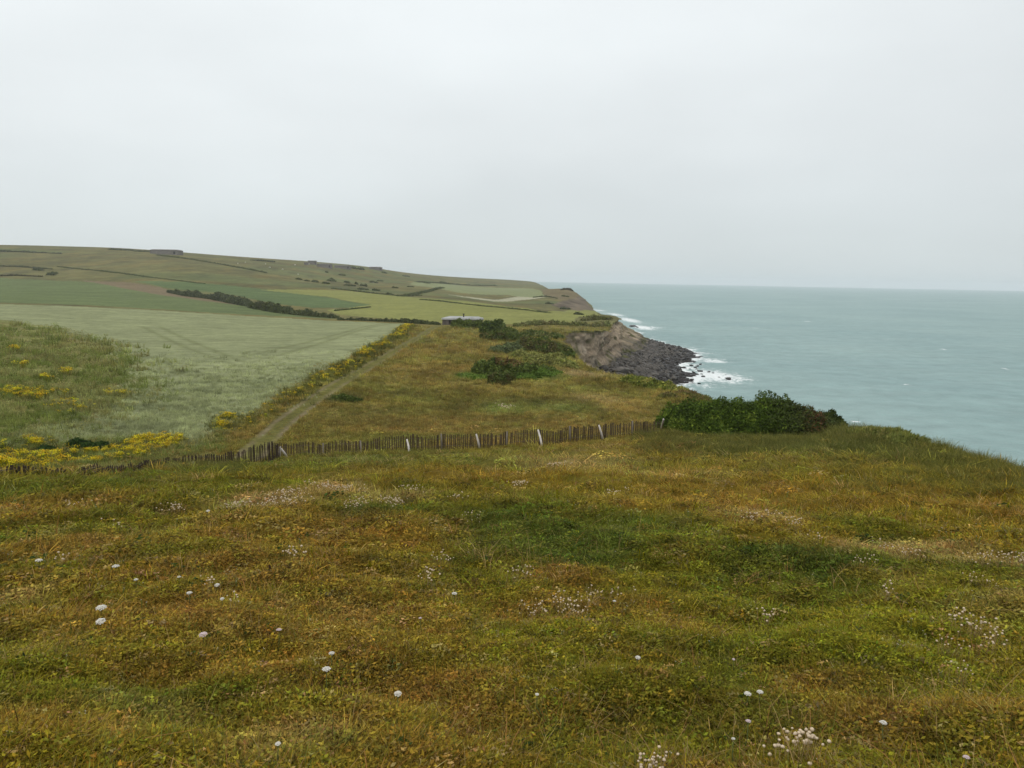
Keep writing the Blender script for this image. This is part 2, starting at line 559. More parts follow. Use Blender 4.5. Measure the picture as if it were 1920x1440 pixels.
def soil_material(name, scales=((.6, .35), (4, .35)), bump_s=.5):
    """vegetated ground: plant colours from the 'col' attribute broken up by two noises"""
    m, nt, b = principled(name, .95, .05)
    oc = obj_coords(nt)
    col = attr_col(nt, 'col').outputs['Color']
    h = None
    for s, a in scales:
        n = tex_noise(nt, s, 5, .65, oc)
        col = scale_col(nt, col, maprange(nt, n, .28, .72, 1 - a, 1 + a))
        h = n
    nt.links.new(col, b.inputs['Base Color'])
    bump(nt, b, h, bump_s, .15)
    return m


M_MEADOW = soil_material('meadow_turf', ((.35, .22), (2.2, .35), (9, .3)), .7)
M_FIELD = soil_material('field_crop', ((.05, .16), (.4, .2), (2.0, .22)), .3)
M_HILL = soil_material('hill_turf', ((.02, .22), (.12, .25), (.7, .2)), .3)


def leaf_material(name, attr_type='GEOMETRY', attr='col', trans=.28):
    m = bpy.data.materials.new(name)
    m.use_nodes = True
    nt = m.node_tree
    nt.nodes.clear()
    out = node(nt, 'ShaderNodeOutputMaterial')
    a = attr_col(nt, attr, attr_type).outputs['Color']
    if attr_type == 'INSTANCER':
        bv = attr_col(nt, 'bv').outputs['Color']
        mul = node(nt, 'ShaderNodeMixRGB', blend_type='MULTIPLY')
        mul.inputs['Fac'].default_value = 1
        nt.links.new(a, mul.inputs['Color1'])
        nt.links.new(bv, mul.inputs['Color2'])
        a = mul.outputs[0]
    d = node(nt, 'ShaderNodeBsdfPrincipled')
    d.inputs['Roughness'].default_value = .65
    d.inputs['Specular IOR Level'].default_value = .06
    t = node(nt, 'ShaderNodeBsdfTranslucent')
    nt.links.new(a, d.inputs['Base Color'])
    nt.links.new(a, t.inputs['Color'])
    mx = node(nt, 'ShaderNodeMixShader')
    mx.inputs['Fac'].default_value = trans
    nt.links.new(d.outputs[0], mx.inputs[1])
    nt.links.new(t.outputs[0], mx.inputs[2])
    nt.links.new(mx.outputs[0], out.inputs['Surface'])
    return m


M_LEAF = leaf_material('leaves')
M_BLADE = leaf_material('grass_blades', 'INSTANCER', 'tint')


def rock_material(name, base, dark, scale=1.0, wet=.75, moss=None):
    m, nt, b = principled(name, wet, .3)
    oc = obj_coords(nt)
    n1 = tex_noise(nt, .35 * scale, 6, .65, oc, .4)
    n2 = tex_noise(nt, 2.2 * scale, 5, .7, oc)
    r = node(nt, 'ShaderNodeValToRGB')
    nt.links.new(n1, r.inputs['Fac'])
    r.color_ramp.elements[0].position = .33
    r.color_ramp.elements[0].color = (*dark, 1)
    r.color_ramp.elements[1].position = .66
    r.color_ramp.elements[1].color = (*base, 1)
    col = scale_col(nt, r.outputs['Color'], maprange(nt, n2, .3, .7, .65, 1.3))
    if moss:
        mm = node(nt, 'ShaderNodeMixRGB')
        nt.links.new(maprange(nt, tex_noise(nt, .22 * scale, 4, .6, oc), .52, .62, 0, .8), mm.inputs['Fac'])
        nt.links.new(col, mm.inputs['Color1'])
        mm.inputs['Color2'].default_value = (*moss, 1)
        col = mm.outputs[0]
    oi = node(nt, 'ShaderNodeObjectInfo')
    col = scale_col(nt, col, maprange(nt, oi.outputs['Random'], 0, 1, .72, 1.3))
    nt.links.new(col, b.inputs['Base Color'])
    bump(nt, b, n2, .6, .3 / scale)
    return m


M_ROCK = rock_material('shore_rock', (.150, .133, .112), (.052, .046, .041), 1.0, .75)
M_WET = rock_material('wet_rock', (.060, .052, .046), (.022, .020, .019), 1.0, .45)


def simple_material(name, col, rough=.8, spec=.2, var=.3, nscale=6, bmp=.3, streak=None):
    m, nt, b = principled(name, rough, spec)
    oc = obj_coords(nt)
    rgb = node(nt, 'ShaderNodeRGB')
    rgb.outputs[0].default_value = (*col, 1)
    vec = oc
    if streak:
        mp = node(nt, 'ShaderNodeMapping')
        mp.inputs['Scale'].default_value = streak
        nt.links.new(oc, mp.inputs['Vector'])
        vec = mp.outputs[0]
    n = tex_noise(nt, nscale, 5, .65, vec)
    nt.links.new(scale_col(nt, rgb.outputs[0], maprange(nt, n, .3, .7, 1 - var, 1 + var)), b.inputs['Base Color'])
    bump(nt, b, n, bmp, .02)
    return m


# ------------------------------------------------------------------ mesh helpers
def make_mesh(name, verts, faces, mat=None, cols=None, shade=True, normals=None):
    """faces: an (n,k) array, or a list of such arrays"""
    me = bpy.data.meshes.new(name)
    verts = np.asarray(verts, np.float32)
    if isinstance(faces, np.ndarray):
        faces = [faces]
    faces = [np.asarray(f, np.int32) for f in faces if len(f)]
    me.vertices.add(len(verts))
    me.vertices.foreach_set('co', verts.ravel())
    tot = np.concatenate([np.full(len(f), f.shape[1], np.int32) for f in faces])
    me.loops.add(int(tot.sum()))
    me.loops.foreach_set('vertex_index', np.concatenate([f.ravel() for f in faces]))
    me.polygons.add(len(tot))
    me.polygons.foreach_set('loop_start', np.concatenate([[0], np.cumsum(tot)[:-1]]).astype(np.int32))
    me.polygons.foreach_set('loop_total', tot)
    me.polygons.foreach_set('use_smooth', np.full(len(tot), shade))
    me.update(calc_edges=True)
    if cols is not None:
        a = me.attributes.new('col', 'FLOAT_COLOR', 'POINT')
        c = np.ones((len(verts), 4), np.float32)
        c[:, :3] = cols
        a.data.foreach_set('color', c.ravel())
    if mat:
        me.materials.append(mat)
    if normals is not None:
        me.normals_split_custom_set_from_vertices(np.asarray(normals, np.float32))
    return me


def link(name, data, parent=None, loc=None, label=None, cat=None, group=None, kind=None, rot=None):
    o = bpy.data.objects.new(name, data)
    COL.objects.link(o)
    if parent is not None:
        o.parent = parent
    if loc is not None:
        o.location = loc
    if rot is not None:
        o.rotation_euler = rot
    if label:
        o['label'] = label
    if cat:
        o['category'] = cat
    if group:
        o['group'] = group
    if kind:
        o['kind'] = kind
    return o


class MB:
    """collects simple shapes into one mesh"""
    def __init__(self):
        self.v, self.f4, self.f3, self.n = [], [], [], 0

    def add(self, v, f4=(), f3=()):
        self.v.append(np.asarray(v, float))
        if len(f4):
            self.f4.append(np.asarray(f4) + self.n)
        if len(f3):
            self.f3.append(np.asarray(f3) + self.n)
        self.n += len(v)

    def box(self, c, s, rz=0.0, taper=1.0, lean=(0, 0)):
        c, s = np.array(c, float), np.array(s, float) / 2
        v = np.array([(x, y, z) for z in (-1, 1) for y in (-1, 1) for x in (-1, 1)], float)
        v[4:, :2] *= taper
        v *= s
        ca, sa = math.cos(rz), math.sin(rz)
        v[:, :2] = v[:, :2] @ np.array([[ca, sa], [-sa, ca]])
        v[4:, 0] += lean[0]
        v[4:, 1] += lean[1]
        self.add(v + c, [(0, 2, 3, 1), (4, 5, 7, 6), (0, 1, 5, 4), (1, 3, 7, 5), (3, 2, 6, 7), (2, 0, 4, 6)])

    def tube(self, pts, rad, n=6):
        pts = np.asarray(pts, float)
        rad = np.broadcast_to(rad, len(pts))
        rings = []
        for i, p in enumerate(pts):
            t = pts[min(i + 1, len(pts) - 1)] - pts[max(i - 1, 0)]
            t /= np.linalg.norm(t) + 1e-9
            a = np.cross(t, (0, 1, 0) if abs(t[1]) < .9 else (1, 0, 0))
            a /= np.linalg.norm(a)
            b = np.cross(t, a)
            th = np.arange(n) / n * 2 * math.pi
            rings.append(p + rad[i] * (np.cos(th)[:, None] * a + np.sin(th)[:, None] * b))
        m = len(pts)
        v = np.concatenate(rings + [pts[:1], pts[-1:]])
        f4 = [(i * n + k, i * n + (k + 1) % n, (i + 1) * n + (k + 1) % n, (i + 1) * n + k) for i in range(m - 1) for k in range(n)]
        f3 = [(m * n, (k + 1) % n, k) for k in range(n)] + [(m * n + 1, (m - 1) * n + k, (m - 1) * n + (k + 1) % n) for k in range(n)]
        self.add(v, f4, f3)

    def prism(self, poly, z0, z1, inset=1.0):
        poly = np.asarray(poly, float)
        n = len(poly)
        c = poly.mean(0)
        top = c + (poly - c) * inset
        v = np.concatenate([np.c_[poly, np.full(n, z0)], np.c_[top, np.full(n, z1)], [[*c, z0], [*c, z1]]])
        f4 = [(k, (k + 1) % n, n + (k + 1) % n, n + k) for k in range(n)]
        f3 = [(2 * n, (k + 1) % n, k) for k in range(n)] + [(2 * n + 1, n + k, n + (k + 1) % n) for k in range(n)]
        self.add(v, f4, f3)

    def mesh(self, name, mat, shade=False, cols=None):
        f = []
        if self.f4:
            f.append(np.concatenate(self.f4))
        if self.f3:
            f.append(np.concatenate(self.f3))
        return make_mesh(name, np.concatenate(self.v), f, mat, cols, shade)


def grid_faces(nu, nv):
    i, j = np.meshgrid(np.arange(nu - 1), np.arange(nv - 1), indexing='ij')
    a = i * nv + j
    return np.stack([a, a + 1, a + nv + 1, a + nv], -1).reshape(-1, 4)


# ------------------------------------------------------------------ the land, one sheet cut into meadow, path, fields and hill
az = np.concatenate([np.radians(np.linspace(-98, -39, 60, endpoint=False)), np.radians(np.linspace(-39, 39, 1000)), np.radians(np.linspace(39, 98, 61)[1:])])
lr = np.concatenate([np.linspace(math.log(.5), math.log(5), 60, endpoint=False), np.linspace(math.log(5), math.log(3900), 640)])
AZ, LR = np.meshgrid(az, lr, indexing='ij')
RR = np.exp(LR)
GX, GY = np.sin(AZ) * RR, np.cos(AZ) * RR
S_C, ARC = coast(GX, GY)
GZ = base_z(GX, GY) + np.where(S_C > -2, brow(S_C, ARC), 0) + micro(GX, GY, RR) * MICRO_MASK(GX, GY)
LIM = np.where(ARC < ARC_BAY - 15, 9.0, .3 + .8 * noise2(ARC / 6, 0 * ARC, 4)) * np.where(ARC > ARC_BAY, 1, 1)
KEEP = S_C < LIM
far_n = fbm2(GX / 60, GY / 60, 55, 5)
# noise that roughens the field borders
wob = np.minimum(1.8 + RR * .0015, 6)
GXW = GX + wob * fbm2(GX / (3 + RR * .02), GY / (3 + RR * .02), 61, 2)
GYW = GY + wob * 1.5 * fbm2(GX / (3 + RR * .02), GY / (3 + RR * .02), 67, 2)
wj = np.where(RR < 240, 1.6, 0)
GXW = GXW + RNG.normal(0, 1, GX.shape) * wj
GYW = GYW + RNG.normal(0, 1.6, GX.shape) * wj
ZID = np.zeros(GX.shape, int)                    # 0 = meadow / hill
for k, (n, p) in enumerate(FIELDS):
    ZID[in_poly(GXW, GYW, p) & ((ZID == 0) | (k in (6, 10)))] = k + 1
PD, PARC = poly_dist(GX, GY, PATH)
ZID[(PD < 1.35 + .35 * noise2(PARC / 2, 0 * PARC, 8)) & (ZID == 0)] = 20
HILL0 = 345
ZID[(ZID == 0) & (RR > HILL0)] = 21
# colours
GC = meadow_col(GX, GY)
lat = GX - GY * .08
hill_c = np.array([.125, .118, .044]) * (1 + .35 * far_n[..., None]) + np.clip(fbm2(GX / 14, GY / 60, 77, 3), 0, 1)[..., None] * np.array([.06, .02, .0])
hill_c = hill_c * (1 + .22 * fbm2(GX / 9, GY / 40, 79, 3)[..., None])
hill_c = np.where((RR > 850)[..., None], hill_c * .98, hill_c)
GC = np.where((ZID == 21)[..., None], hill_c, GC)


def setc(zid, c, var=.12, sx=20, sy=20, seed=0):
    m = ZID == zid
    n = fbm2(GX[m] / sx, GY[m] / sy, 90 + seed + zid, 3)
    GC[m] = np.array(c) * (1 + var * n[:, None])


setc(1, (.222, .238, .120), .22, 5, 3)
setc(2, (.185, .180, .060), .4, 7, 7)
setc(3, (.115, .145, .056), .15, 40, 12)
setc(4, (.170, .130, .075), .12, 30, 10)
setc(5, (.095, .132, .050), .15, 40, 12)
setc(6, (.260, .215, .100), .15, 10, 10)
setc(7, (.205, .210, .062), .10, 60, 14)
setc(8, (.195, .215, .100), .10, 60, 20)
setc(9, (.330, .315, .215), .12, 30, 10)
setc(10, (.150, .120, .060), .15, 20, 20)
setc(11, (.125, .098, .066), .7, 9, 30)
m = ZID == 2
n = smooth(.1, .5, fbm2(GX[m] / 5, GY[m] / 9, 101, 3))[:, None]
GC[m] = GC[m] * (1 - n * .5) + np.array([.18, .13, .055]) * n * .5
n = smooth(-.1, .4, fbm2(GX[m] / 3, GY[m] / 4, 103, 3))[:, None] * .7
GC[m] = GC[m] * (1 - n) + np.array([.075, .105, .02]) * n
# tractor lines pressed into the barley
TRAMS = [hits(l) for l in ([(268, 612), (345, 650), (420, 678), (452, 686)], [(300, 612), (370, 645), (440, 672), (470, 683)],
                           [(440, 672), (500, 659), (570, 643), (640, 625), (720, 606)], [(452, 684), (530, 664), (590, 647), (660, 624), (735, 606)],
                           [(160, 596), (330, 602), (560, 612), (700, 618)], [(140, 588), (400, 597), (700, 608)], [(318, 682), (326, 690), (334, 702)])]
m = np.where(ZID.ravel() == 1)[0]
bx, by = GX.ravel()[m], GY.ravel()[m]
tw = np.zeros(len(m))
for i, l in enumerate(TRAMS):
    d, _ = poly_dist(bx, by, l)
    rr = np.hypot(bx, by)
    d = d + .25 * fbm2(bx / 4, by / 4, 113 + i, 2)
    tw = np.maximum(tw, np.exp(-(d / (.34 + rr * .0022)) ** 2) * (.42 if i < 4 else .22 if i < 6 else .6))
lodged = smooth(.12, .5, fbm2(bx / 7, by / 2.6, 111, 3)) * (1 - smooth(90, 170, np.hypot(bx, by)))
gc = GC.reshape(-1, 3)
gcol = gc[m] * (1 - .5 * lodged[:, None]) + np.array([.13, .155, .07]) * .5 * lodged[:, None]
gc[m] = gcol * (1 - tw[:, None]) + np.array([.105, .115, .04]) * tw[:, None]
# pale wheel ruts and the grassy middle of the path
m = ZID == 20
rut = np.exp(-((PD[m] - .78) / .26) ** 2) * (1 + .6 * (1 - smooth(60, 100, RR[m]))) * np.clip(.62 + .9 * fbm2(GX[m] / 3, GY[m] / 3, 121, 3), 0, .8)
pc = np.array([.130, .122, .032]) * (1 + .25 * fbm2(GX[m] / 1.2, GY[m] / 1.2, 123, 3)[:, None])
GC[m] = pc * (1 - rut[:, None]) + (np.array([.215, .170, .100]) * .75 + pc * .25) * rut[:, None]
GZ[m] -= .05 * rut
# hill: fields in faint stripes
m = ZID == 21
st = smooth(.2, .6, noise2(GX[m] / 260 + 3, GY[m] / 55 + .3 * noise2(GX[m] / 90, GY[m] / 90, 5), 131))[:, None] * .55
GC[m] = GC[m] * (1 - st) + np.array([.105, .135, .05]) * st
sb = smooth(.25, .55, fbm2(GX[m] / 18, GY[m] / 50, 137, 4))[:, None] * .55 * smooth(330, 420, RR[m])[:, None]
GC[m] = GC[m] * (1 - sb) + np.array([.065, .062, .028]) * sb

# shared normals so the pieces join without a seam
PU = np.stack([np.gradient(a, axis=0) for a in (GX, GY, GZ)], -1)
PV = np.stack([np.gradient(a, axis=1) for a in (GX, GY, GZ)], -1)
NRM = np.cross(PU, PV)
NRM /= np.linalg.norm(NRM, axis=-1, keepdims=True) + 1e-12
NRM = np.where(NRM[..., 2:3] < 0, -NRM, NRM).reshape(-1, 3)
FACES = grid_faces(*GX.shape)[:, ::-1]
fz = ZID.ravel()[FACES[:, 0]]
fk = KEEP.ravel()[FACES].all(1)
GV = np.stack([GX, GY, GZ], -1).reshape(-1, 3)
GCf = GC.reshape(-1, 3)


def land_piece(name, ids, mat):
    f = FACES[np.isin(fz, ids) & fk]
    if not len(f):
        print('EMPTY ZONE', name)
        return
    used = np.zeros(len(GV), bool)
    used[f.ravel()] = True
    idx = np.cumsum(used) - 1
    me = make_mesh(name, GV[used], idx[f], mat, GCf[used], True, NRM[used])
    return link(name, me, kind='structure')


land_piece('meadow', [0], M_MEADOW)
land_piece('path', [20], M_MEADOW)
for k, (n, p) in enumerate(FIELDS):
    land_piece(n, [k + 1], M_FIELD)
land_piece('hills', [21], M_HILL)

# ------------------------------------------------------------------ cliffs down to the shore
def resample(line, step_fn):
    line = np.asarray(line)
    L = np.concatenate([[0], np.cumsum(np.hypot(*np.diff(line, axis=0).T))])
    out, s = [], 0.0
    while s < L[-1]:
        out.append(s)
        p = np.array([np.interp(s, L, line[:, 0]), np.interp(s, L, line[:, 1])])
        s += step_fn(np.hypot(*p), s)
    out = np.array(out)
    return np.stack([np.interp(out, L, line[:, 0]), np.interp(out, L, line[:, 1])], 1), out


# round the corners of the coast line a little
ch = EDGE.copy()
for _ in range(2):
    q = ch[:-1] * .75 + ch[1:] * .25
    r_ = ch[:-1] * .25 + ch[1:] * .75
    ch = np.concatenate([ch[:1], np.stack([q, r_], 1).reshape(-1, 2), ch[-1:]])


def cstep(r, s):
    return .45 if 185 < r < 470 else (1.2 if r < 185 else max(1.5, r / 420))


ce, cs = resample(ch, cstep)
tan = np.gradient(ce, axis=0)
k = 9
kern = np.ones(k) / k
tan = np.stack([np.convolve(np.pad(tan[:, i], k // 2, mode='edge'), kern, 'valid') for i in (0, 1)], 1)
tan /= np.linalg.norm(tan, axis=1, keepdims=True)
nor = np.stack([tan[:, 1], -tan[:, 0]], 1)           # towards the sea
rr = np.hypot(ce[:, 0], ce[:, 1])
dist_edge, arc_edge = poly_dist(ce[:, 0], ce[:, 1], EDGE)
rocky = smooth(ARC_BAY - 25, ARC_BAY, arc_edge)
NV = 64
tt = np.linspace(0, 1, NV)
tip = smooth(EARC[3 + 17], EARC[3 + 20], arc_edge) * (1 - smooth(EARC[3 + 21] + 20, EARC[3 + 22] + 60, arc_edge))
CV = np.zeros((len(ce), NV, 3))
CCOL = np.zeros((len(ce), NV, 3))
zt = base_z(ce[:, 0], ce[:, 1])
for j, t in enumerate(tt):
    # profile: a bare face, then a talus slope down below the water
    face = np.clip(t / .55, 0, 1)
    tal = np.clip((t - .55) / .45, 0, 1)
    H = zt + 2.5
    zf = zt - .12 - (H * .60) * face - (H * .40) * tal
    of = -.6 + (3.2 + 10.5 * tip) * face ** 1.1 + tal * (9 + 6 * noise2(cs / 14, 0 * cs, 12))
    # grassy slope instead of the face on the near side
    zg = zt - .12 - H * t
    og = 4 + t * 26
    zg = zg - brow(np.full(len(ce), 0.), 0 * cs) * 0 - .16 * 36 * (1 - t) - .4
    z = zf * rocky + zg * (1 - rocky)
    o = of * rocky + og * (1 - rocky)
    px_ = ce[:, 0] + nor[:, 0] * o
    py_ = ce[:, 1] + nor[:, 1] * o
    amp = rocky * smooth(0, .06, np.array(t)) * np.clip(.55 + rr / 700, .6, 3)
    sc_ = np.clip(rr / 260, .7, 4)
    big = fbm3(px_ / (7 * sc_), py_ / (7 * sc_), z / (11 * sc_), 201, 3)
    rib = np.abs(fbm2(cs / (3.2 * sc_), z / 9, 207, 3))
    ledge = noise2(z / 1.3, cs / 30, 211)
    disp = amp * (2.6 * big - 3.4 * rib + .8 * ledge * (face < 1) + 1.1 * fbm3(px_ / 1.3, py_ / 1.3, z / 1.3, 215, 2))
    px_ = px_ + nor[:, 0] * disp
    py_ = py_ + nor[:, 1] * disp
    z = z + amp * (tal > 0) * .9 * fbm2(px_ / 2.2, py_ / 2.2, 219, 3)
    CV[:, j] = np.stack([px_, py_, z], -1)
    band = noise2(z / 2.1 + .25 * noise2(cs / 9, 0 * cs, 225), cs / 60, 221)
    c = np.array([.315, .243, .170]) * (1 + .30 * band[:, None] + .25 * big[:, None])
    c = c * (1 - smooth(.45, .6, noise2(z / 1.6 + .4 * noise2(cs / 7, 0 * cs, 241), cs / 45, 243))[:, None] * .45)
    pale = smooth(.15, .5, fbm2(cs / 4, z / 3, 227, 3))[:, None] * (1 - face[()] if False else 1) * .5
    c = c * (1 - pale) + np.array([.46, .375, .285]) * pale
    low = smooth(.36, .56, t + .10 * noise2(cs / 5, 0 * cs, 229))[:, None]
    shale = np.array([.150, .128, .098]) * (1 + .3 * band[:, None])
    c = c * (1 - low) + shale * low
    gr = (smooth(.0, .35, fbm2(cs / 5, z / 4, 233, 3) - .25 + .5 * smooth(.42, .62, np.array(t)) * (1 - smooth(.8, .95, np.array(t)))) * .8)[:, None]
    gr = np.maximum(gr, smooth(.05, .0, np.array(t + .04 * 0)) * .9)
    fargr = smooth(430, 520, rr)[:, None] * .65
    gr = gr + (tip * .55 * np.clip(.45 + 1.2 * fbm2(cs / 7, z / 5, 239, 3) - .5 * smooth(.3, .6, np.array(t)), 0, 1))[:, None]
    gr = np.clip(gr + fargr * (.6 + fbm2(cs / 20, z / 8, 237, 3)[:, None]), 0, .9)
    c = c * (1 - gr) + np.array([.085, .085, .030]) * gr
    tur = meadow_col(px_, py_)
    CCOL[:, j] = c * rocky[:, None] + tur * (1 - rocky[:, None])
M_CLIFF = soil_material('cliff_rock', ((.15, .2), (.9, .3), (4, .25)), .8)
link('cliff', make_mesh('cliff', CV.reshape(-1, 3), grid_faces(len(ce), NV), M_CLIFF, CCOL.reshape(-1, 3)), kind='structure')

# ------------------------------------------------------------------ rocky shore below the cliff
def on_level(px, py, z):
    w = ray(px, py)
    return (w * ((z - CAM_Z) / w[2]) + np.array([0, 0, CAM_Z]))[:2]


SHORE_OUT = np.array([on_level(*p, .3) for p in [(1040, 720), (1110, 735), (1200, 735), (1260, 722), (1290, 712), (1287, 702), (1275, 692), (1268, 683), (1290, 676), (1304, 668), (1298, 660),
                                                (1280, 653), (1250, 646), (1222, 640), (1200, 634), (1188, 626), (1176, 616)]])
_dd, _aa = poly_dist(SHORE_OUT[:, 0], SHORE_OUT[:, 1], EDGE)
SHORE = np.concatenate([SHORE_OUT, [at(1166, 598, 420)[:2], at(1135, 620, 268)[:2], at(1048, 625, 243)[:2]]])


def shore_z(x, y):
    d, _ = poly_dist(x, y, SHORE_OUT)
    ins = in_poly(x, y, SHORE)
    s, _ = coast(x, y)
    lift = np.where(ins, 1, -1) * d
    z = .10 + np.where(lift > 0, .034 * lift + 4.2 * np.exp(-np.clip(s, 0, None) / 14), .10 * lift)
    z = np.where(lift > 0, np.minimum(z, .1 + .30 * lift), z)
    return z, ins, s


gx, gy = np.meshgrid(np.linspace(SHORE[:, 0].min() - 25, SHORE[:, 0].max() + 25, 150), np.linspace(SHORE[:, 1].min() - 30, SHORE[:, 1].max() + 30, 260), indexing='ij')
gz, gi, gs = shore_z(gx, gy)
gz = gz + .5 * fbm2(gx / 2.5, gy / 2.5, 301, 3)
f = grid_faces(*gx.shape)[:, ::-1]
sv_ = np.stack([gx, gy, gz], -1).reshape(-1, 3)
f = f[(gz.ravel()[f] > -1.4).all(1) & (gs.ravel()[f] > -6).all(1)]
sc_col = np.array([.040, .035, .033]) * (1 + .4 * fbm2(gx / 3, gy / 3, 305, 3)[..., None])  # very dark: the shade in the gaps between boulders is put into the colour
link('shore', make_mesh('shore', sv_, f, soil_material('shore_stones', ((.5, .3), (3, .4)), .9), sc_col.reshape(-1, 3)), kind='structure')

# ------------------------------------------------------------------ the sea
saz = np.concatenate([np.radians(np.linspace(-60, -8, 40, endpoint=False)), np.radians(np.linspace(-8, 40, 620)), np.radians(np.linspace(40, 120, 50)[1:])])
slr = np.concatenate([np.linspace(math.log(20), math.log(70), 20, endpoint=False), np.linspace(math.log(70), math.log(1500), 420, endpoint=False), np.linspace(math.log(1500), math.log(15000), 60)])
SA, SL = np.meshgrid(saz, slr, indexing='ij')
SR = np.exp(SL)
WX, WY = np.sin(SA) * SR, np.cos(SA) * SR
fade = 1 - smooth(500, 1300, SR)
ph = (WX * .35 - WY * .94)
WZ = fade * (.22 * np.sin(ph / 3.1 + 2 * fbm2(WX / 40, WY / 40, 401, 2)) * (.5 + fbm2(WX / 30, WY / 30, 405, 2)) + .16 * fbm2(WX / 5, WY / 2.6, 407, 3) + .12 * fbm2(WX / 14, WY / 7, 409, 2))
sd, sarc = poly_dist(WX, WY, SHORE_OUT)
cs_d, cs_arc = coast(WX, WY)
off_far = np.clip(cs_d - 16, 0, None) / np.clip(SR / 330, .6, 3)
side = smooth(-.5, .3, fbm2(WX / 30, WY / 30, 411, 2) + .2)
foam = 1.0 * np.exp(-sd / 5.0) + .55 * np.exp(-np.clip(sd - 2, 0, None) / 11) * smooth(-.15, .35, fbm2(WX / 9, WY / 8, 413, 4) + .05)
far_foam = np.exp(-np.clip(off_far, 0, 400) / 5) * (SR > 430) * (.35 + .5 * fbm2(WX / 20, WY / 20, 415, 3))
foam = np.clip(np.maximum(foam, far_foam), 0, 1)
# a surf patch round the rock beyond the point and scattered white caps
for (fx, fy, rx_, ry_, wgt) in ((1205, 614, 22, 5, .9), (1225, 614, 26, 3, .6), (1340, 705, 60, 14, .85), (1330, 675, 40, 6, .6), (1385, 708, 26, 3, .6), (1400, 712, 18, 2.2, .7), (1605, 790, 12, 2.2, .9), (1310, 722, 60, 6, .5), (1345, 678, 26, 3, .8), (1180, 600, 20, 6, .8),
                                (1155, 590, 16, 4, .7), (1770, 655, 8, 1.2, .7), (1515, 603, 10, 1, .6), (1415, 615, 9, 1, .5), (1885, 692, 9, 1.3, .7), (1660, 636, 8, 1, .5), (1260, 579, 8, .8, .5), (1700, 720, 9, 1.2, .6), (1480, 680, 8, 1.2, .5)):
    c0 = on_level(fx, fy, 0)
    cx_ = abs(on_level(fx + rx_, fy, 0)[0] - c0[0])
    cy_ = max(abs(on_level(fx, fy - ry_, 0)[1] - c0[1]), .6)
    d2 = ((WX - c0[0]) / cx_) ** 2 + ((WY - c0[1]) / cy_) ** 2
    foam = np.maximum(foam, wgt * np.exp(-d2))
me = make_mesh('sea', np.stack([WX, WY, WZ], -1).reshape(-1, 3), grid_faces(*WX.shape)[:, ::-1])
a = me.attributes.new('foam', 'FLOAT', 'POINT')
a.data.foreach_set('value', foam.ravel().astype(np.float32))
m, nt, b = principled('sea_water', .35, .35)
oc = obj_coords(nt)
b.inputs['IOR'].default_value = 1.33
mp = node(nt, 'ShaderNodeMapping')
mp.inputs['Rotation'].default_value = (0, 0, math.radians(18))
mp.inputs['Scale'].default_value = (1.1, 1.0, 1)
nt.links.new(oc, mp.inputs['Vector'])
n_big = tex_noise(nt, .006, 3, .5, mp.outputs[0])
n_mid = tex_noise(nt, .12, 4, .6, mp.outputs[0])
n_fine = tex_noise(nt, .55, 4, .6, mp.outputs[0])
r = node(nt, 'ShaderNodeValToRGB')
nt.links.new(n_big, r.inputs['Fac'])
r.color_ramp.elements[0].position = .35
r.color_ramp.elements[0].color = (.195, .300, .295, 1)
r.color_ramp.elements[1].position = .65
r.color_ramp.elements[1].color = (.245, .352, .335, 1)
mp2 = node(nt, 'ShaderNodeMapping')
mp2.inputs['Rotation'].default_value = (0, 0, math.radians(24))
mp2.inputs['Scale'].default_value = (.3, 1.0, 1)
nt.links.new(oc, mp2.inputs['Vector'])
n_swell = tex_noise(nt, .075, 3, .55, mp2.outputs[0])
wcol = scale_col(nt, r.outputs['Color'], maprange(nt, n_swell, .32, .68, .93, 1.06))  # light and dark of the swell streaked into the water colour
wcol = scale_col(nt, wcol, maprange(nt, n_mid, .3, .7, .88, 1.12))
fa = attr_col(nt, 'foam').outputs['Fac']
fn = tex_noise(nt, .45, 6, .75, mp.outputs[0], .6)
add = node(nt, 'ShaderNodeMath', operation='ADD')
nt.links.new(fa, add.inputs[0])
nt.links.new(maprange(nt, fn, .3, .7, -.55, .35), add.inputs[1])
fmask = maprange(nt, add.outputs[0], .30, .62, 0, 1)
cap = tex_noise(nt, .10, 5, .8, mp.outputs[0], .2)
capm = maprange(nt, cap, .735, .765, 0, .55)
mxx = node(nt, 'ShaderNodeMath', operation='MAXIMUM')
nt.links.new(fmask, mxx.inputs[0])
nt.links.new(capm, mxx.inputs[1])
mc = node(nt, 'ShaderNodeMixRGB')
nt.links.new(mxx.outputs[0], mc.inputs['Fac'])
nt.links.new(wcol, mc.inputs['Color1'])
mc.inputs['Color2'].default_value = (.80, .83, .82, 1)
nt.links.new(mc.outputs[0], b.inputs['Base Color'])
nt.links.new(maprange(nt, mxx.outputs[0], 0, 1, .5, .9), b.inputs['Roughness'])
ad2 = node(nt, 'ShaderNodeMath', operation='ADD')
nt.links.new(n_fine, ad2.inputs[0])
nt.links.new(n_mid, ad2.inputs[1])
bump(nt, b, ad2.outputs[0], .6, 1.0)
me.materials.append(m)
link('sea', me, kind='structure')

# ------------------------------------------------------------------ boulders
def ico(sub):
    import bmesh
    bm = bmesh.new()
    bmesh.ops.create_icosphere(bm, subdivisions=sub, radius=1)
    v = np.array([p.co[:] for p in bm.verts])
    f = np.array([[q.index for q in p.verts] for p in bm.faces])
    bm.free()
    return v, f


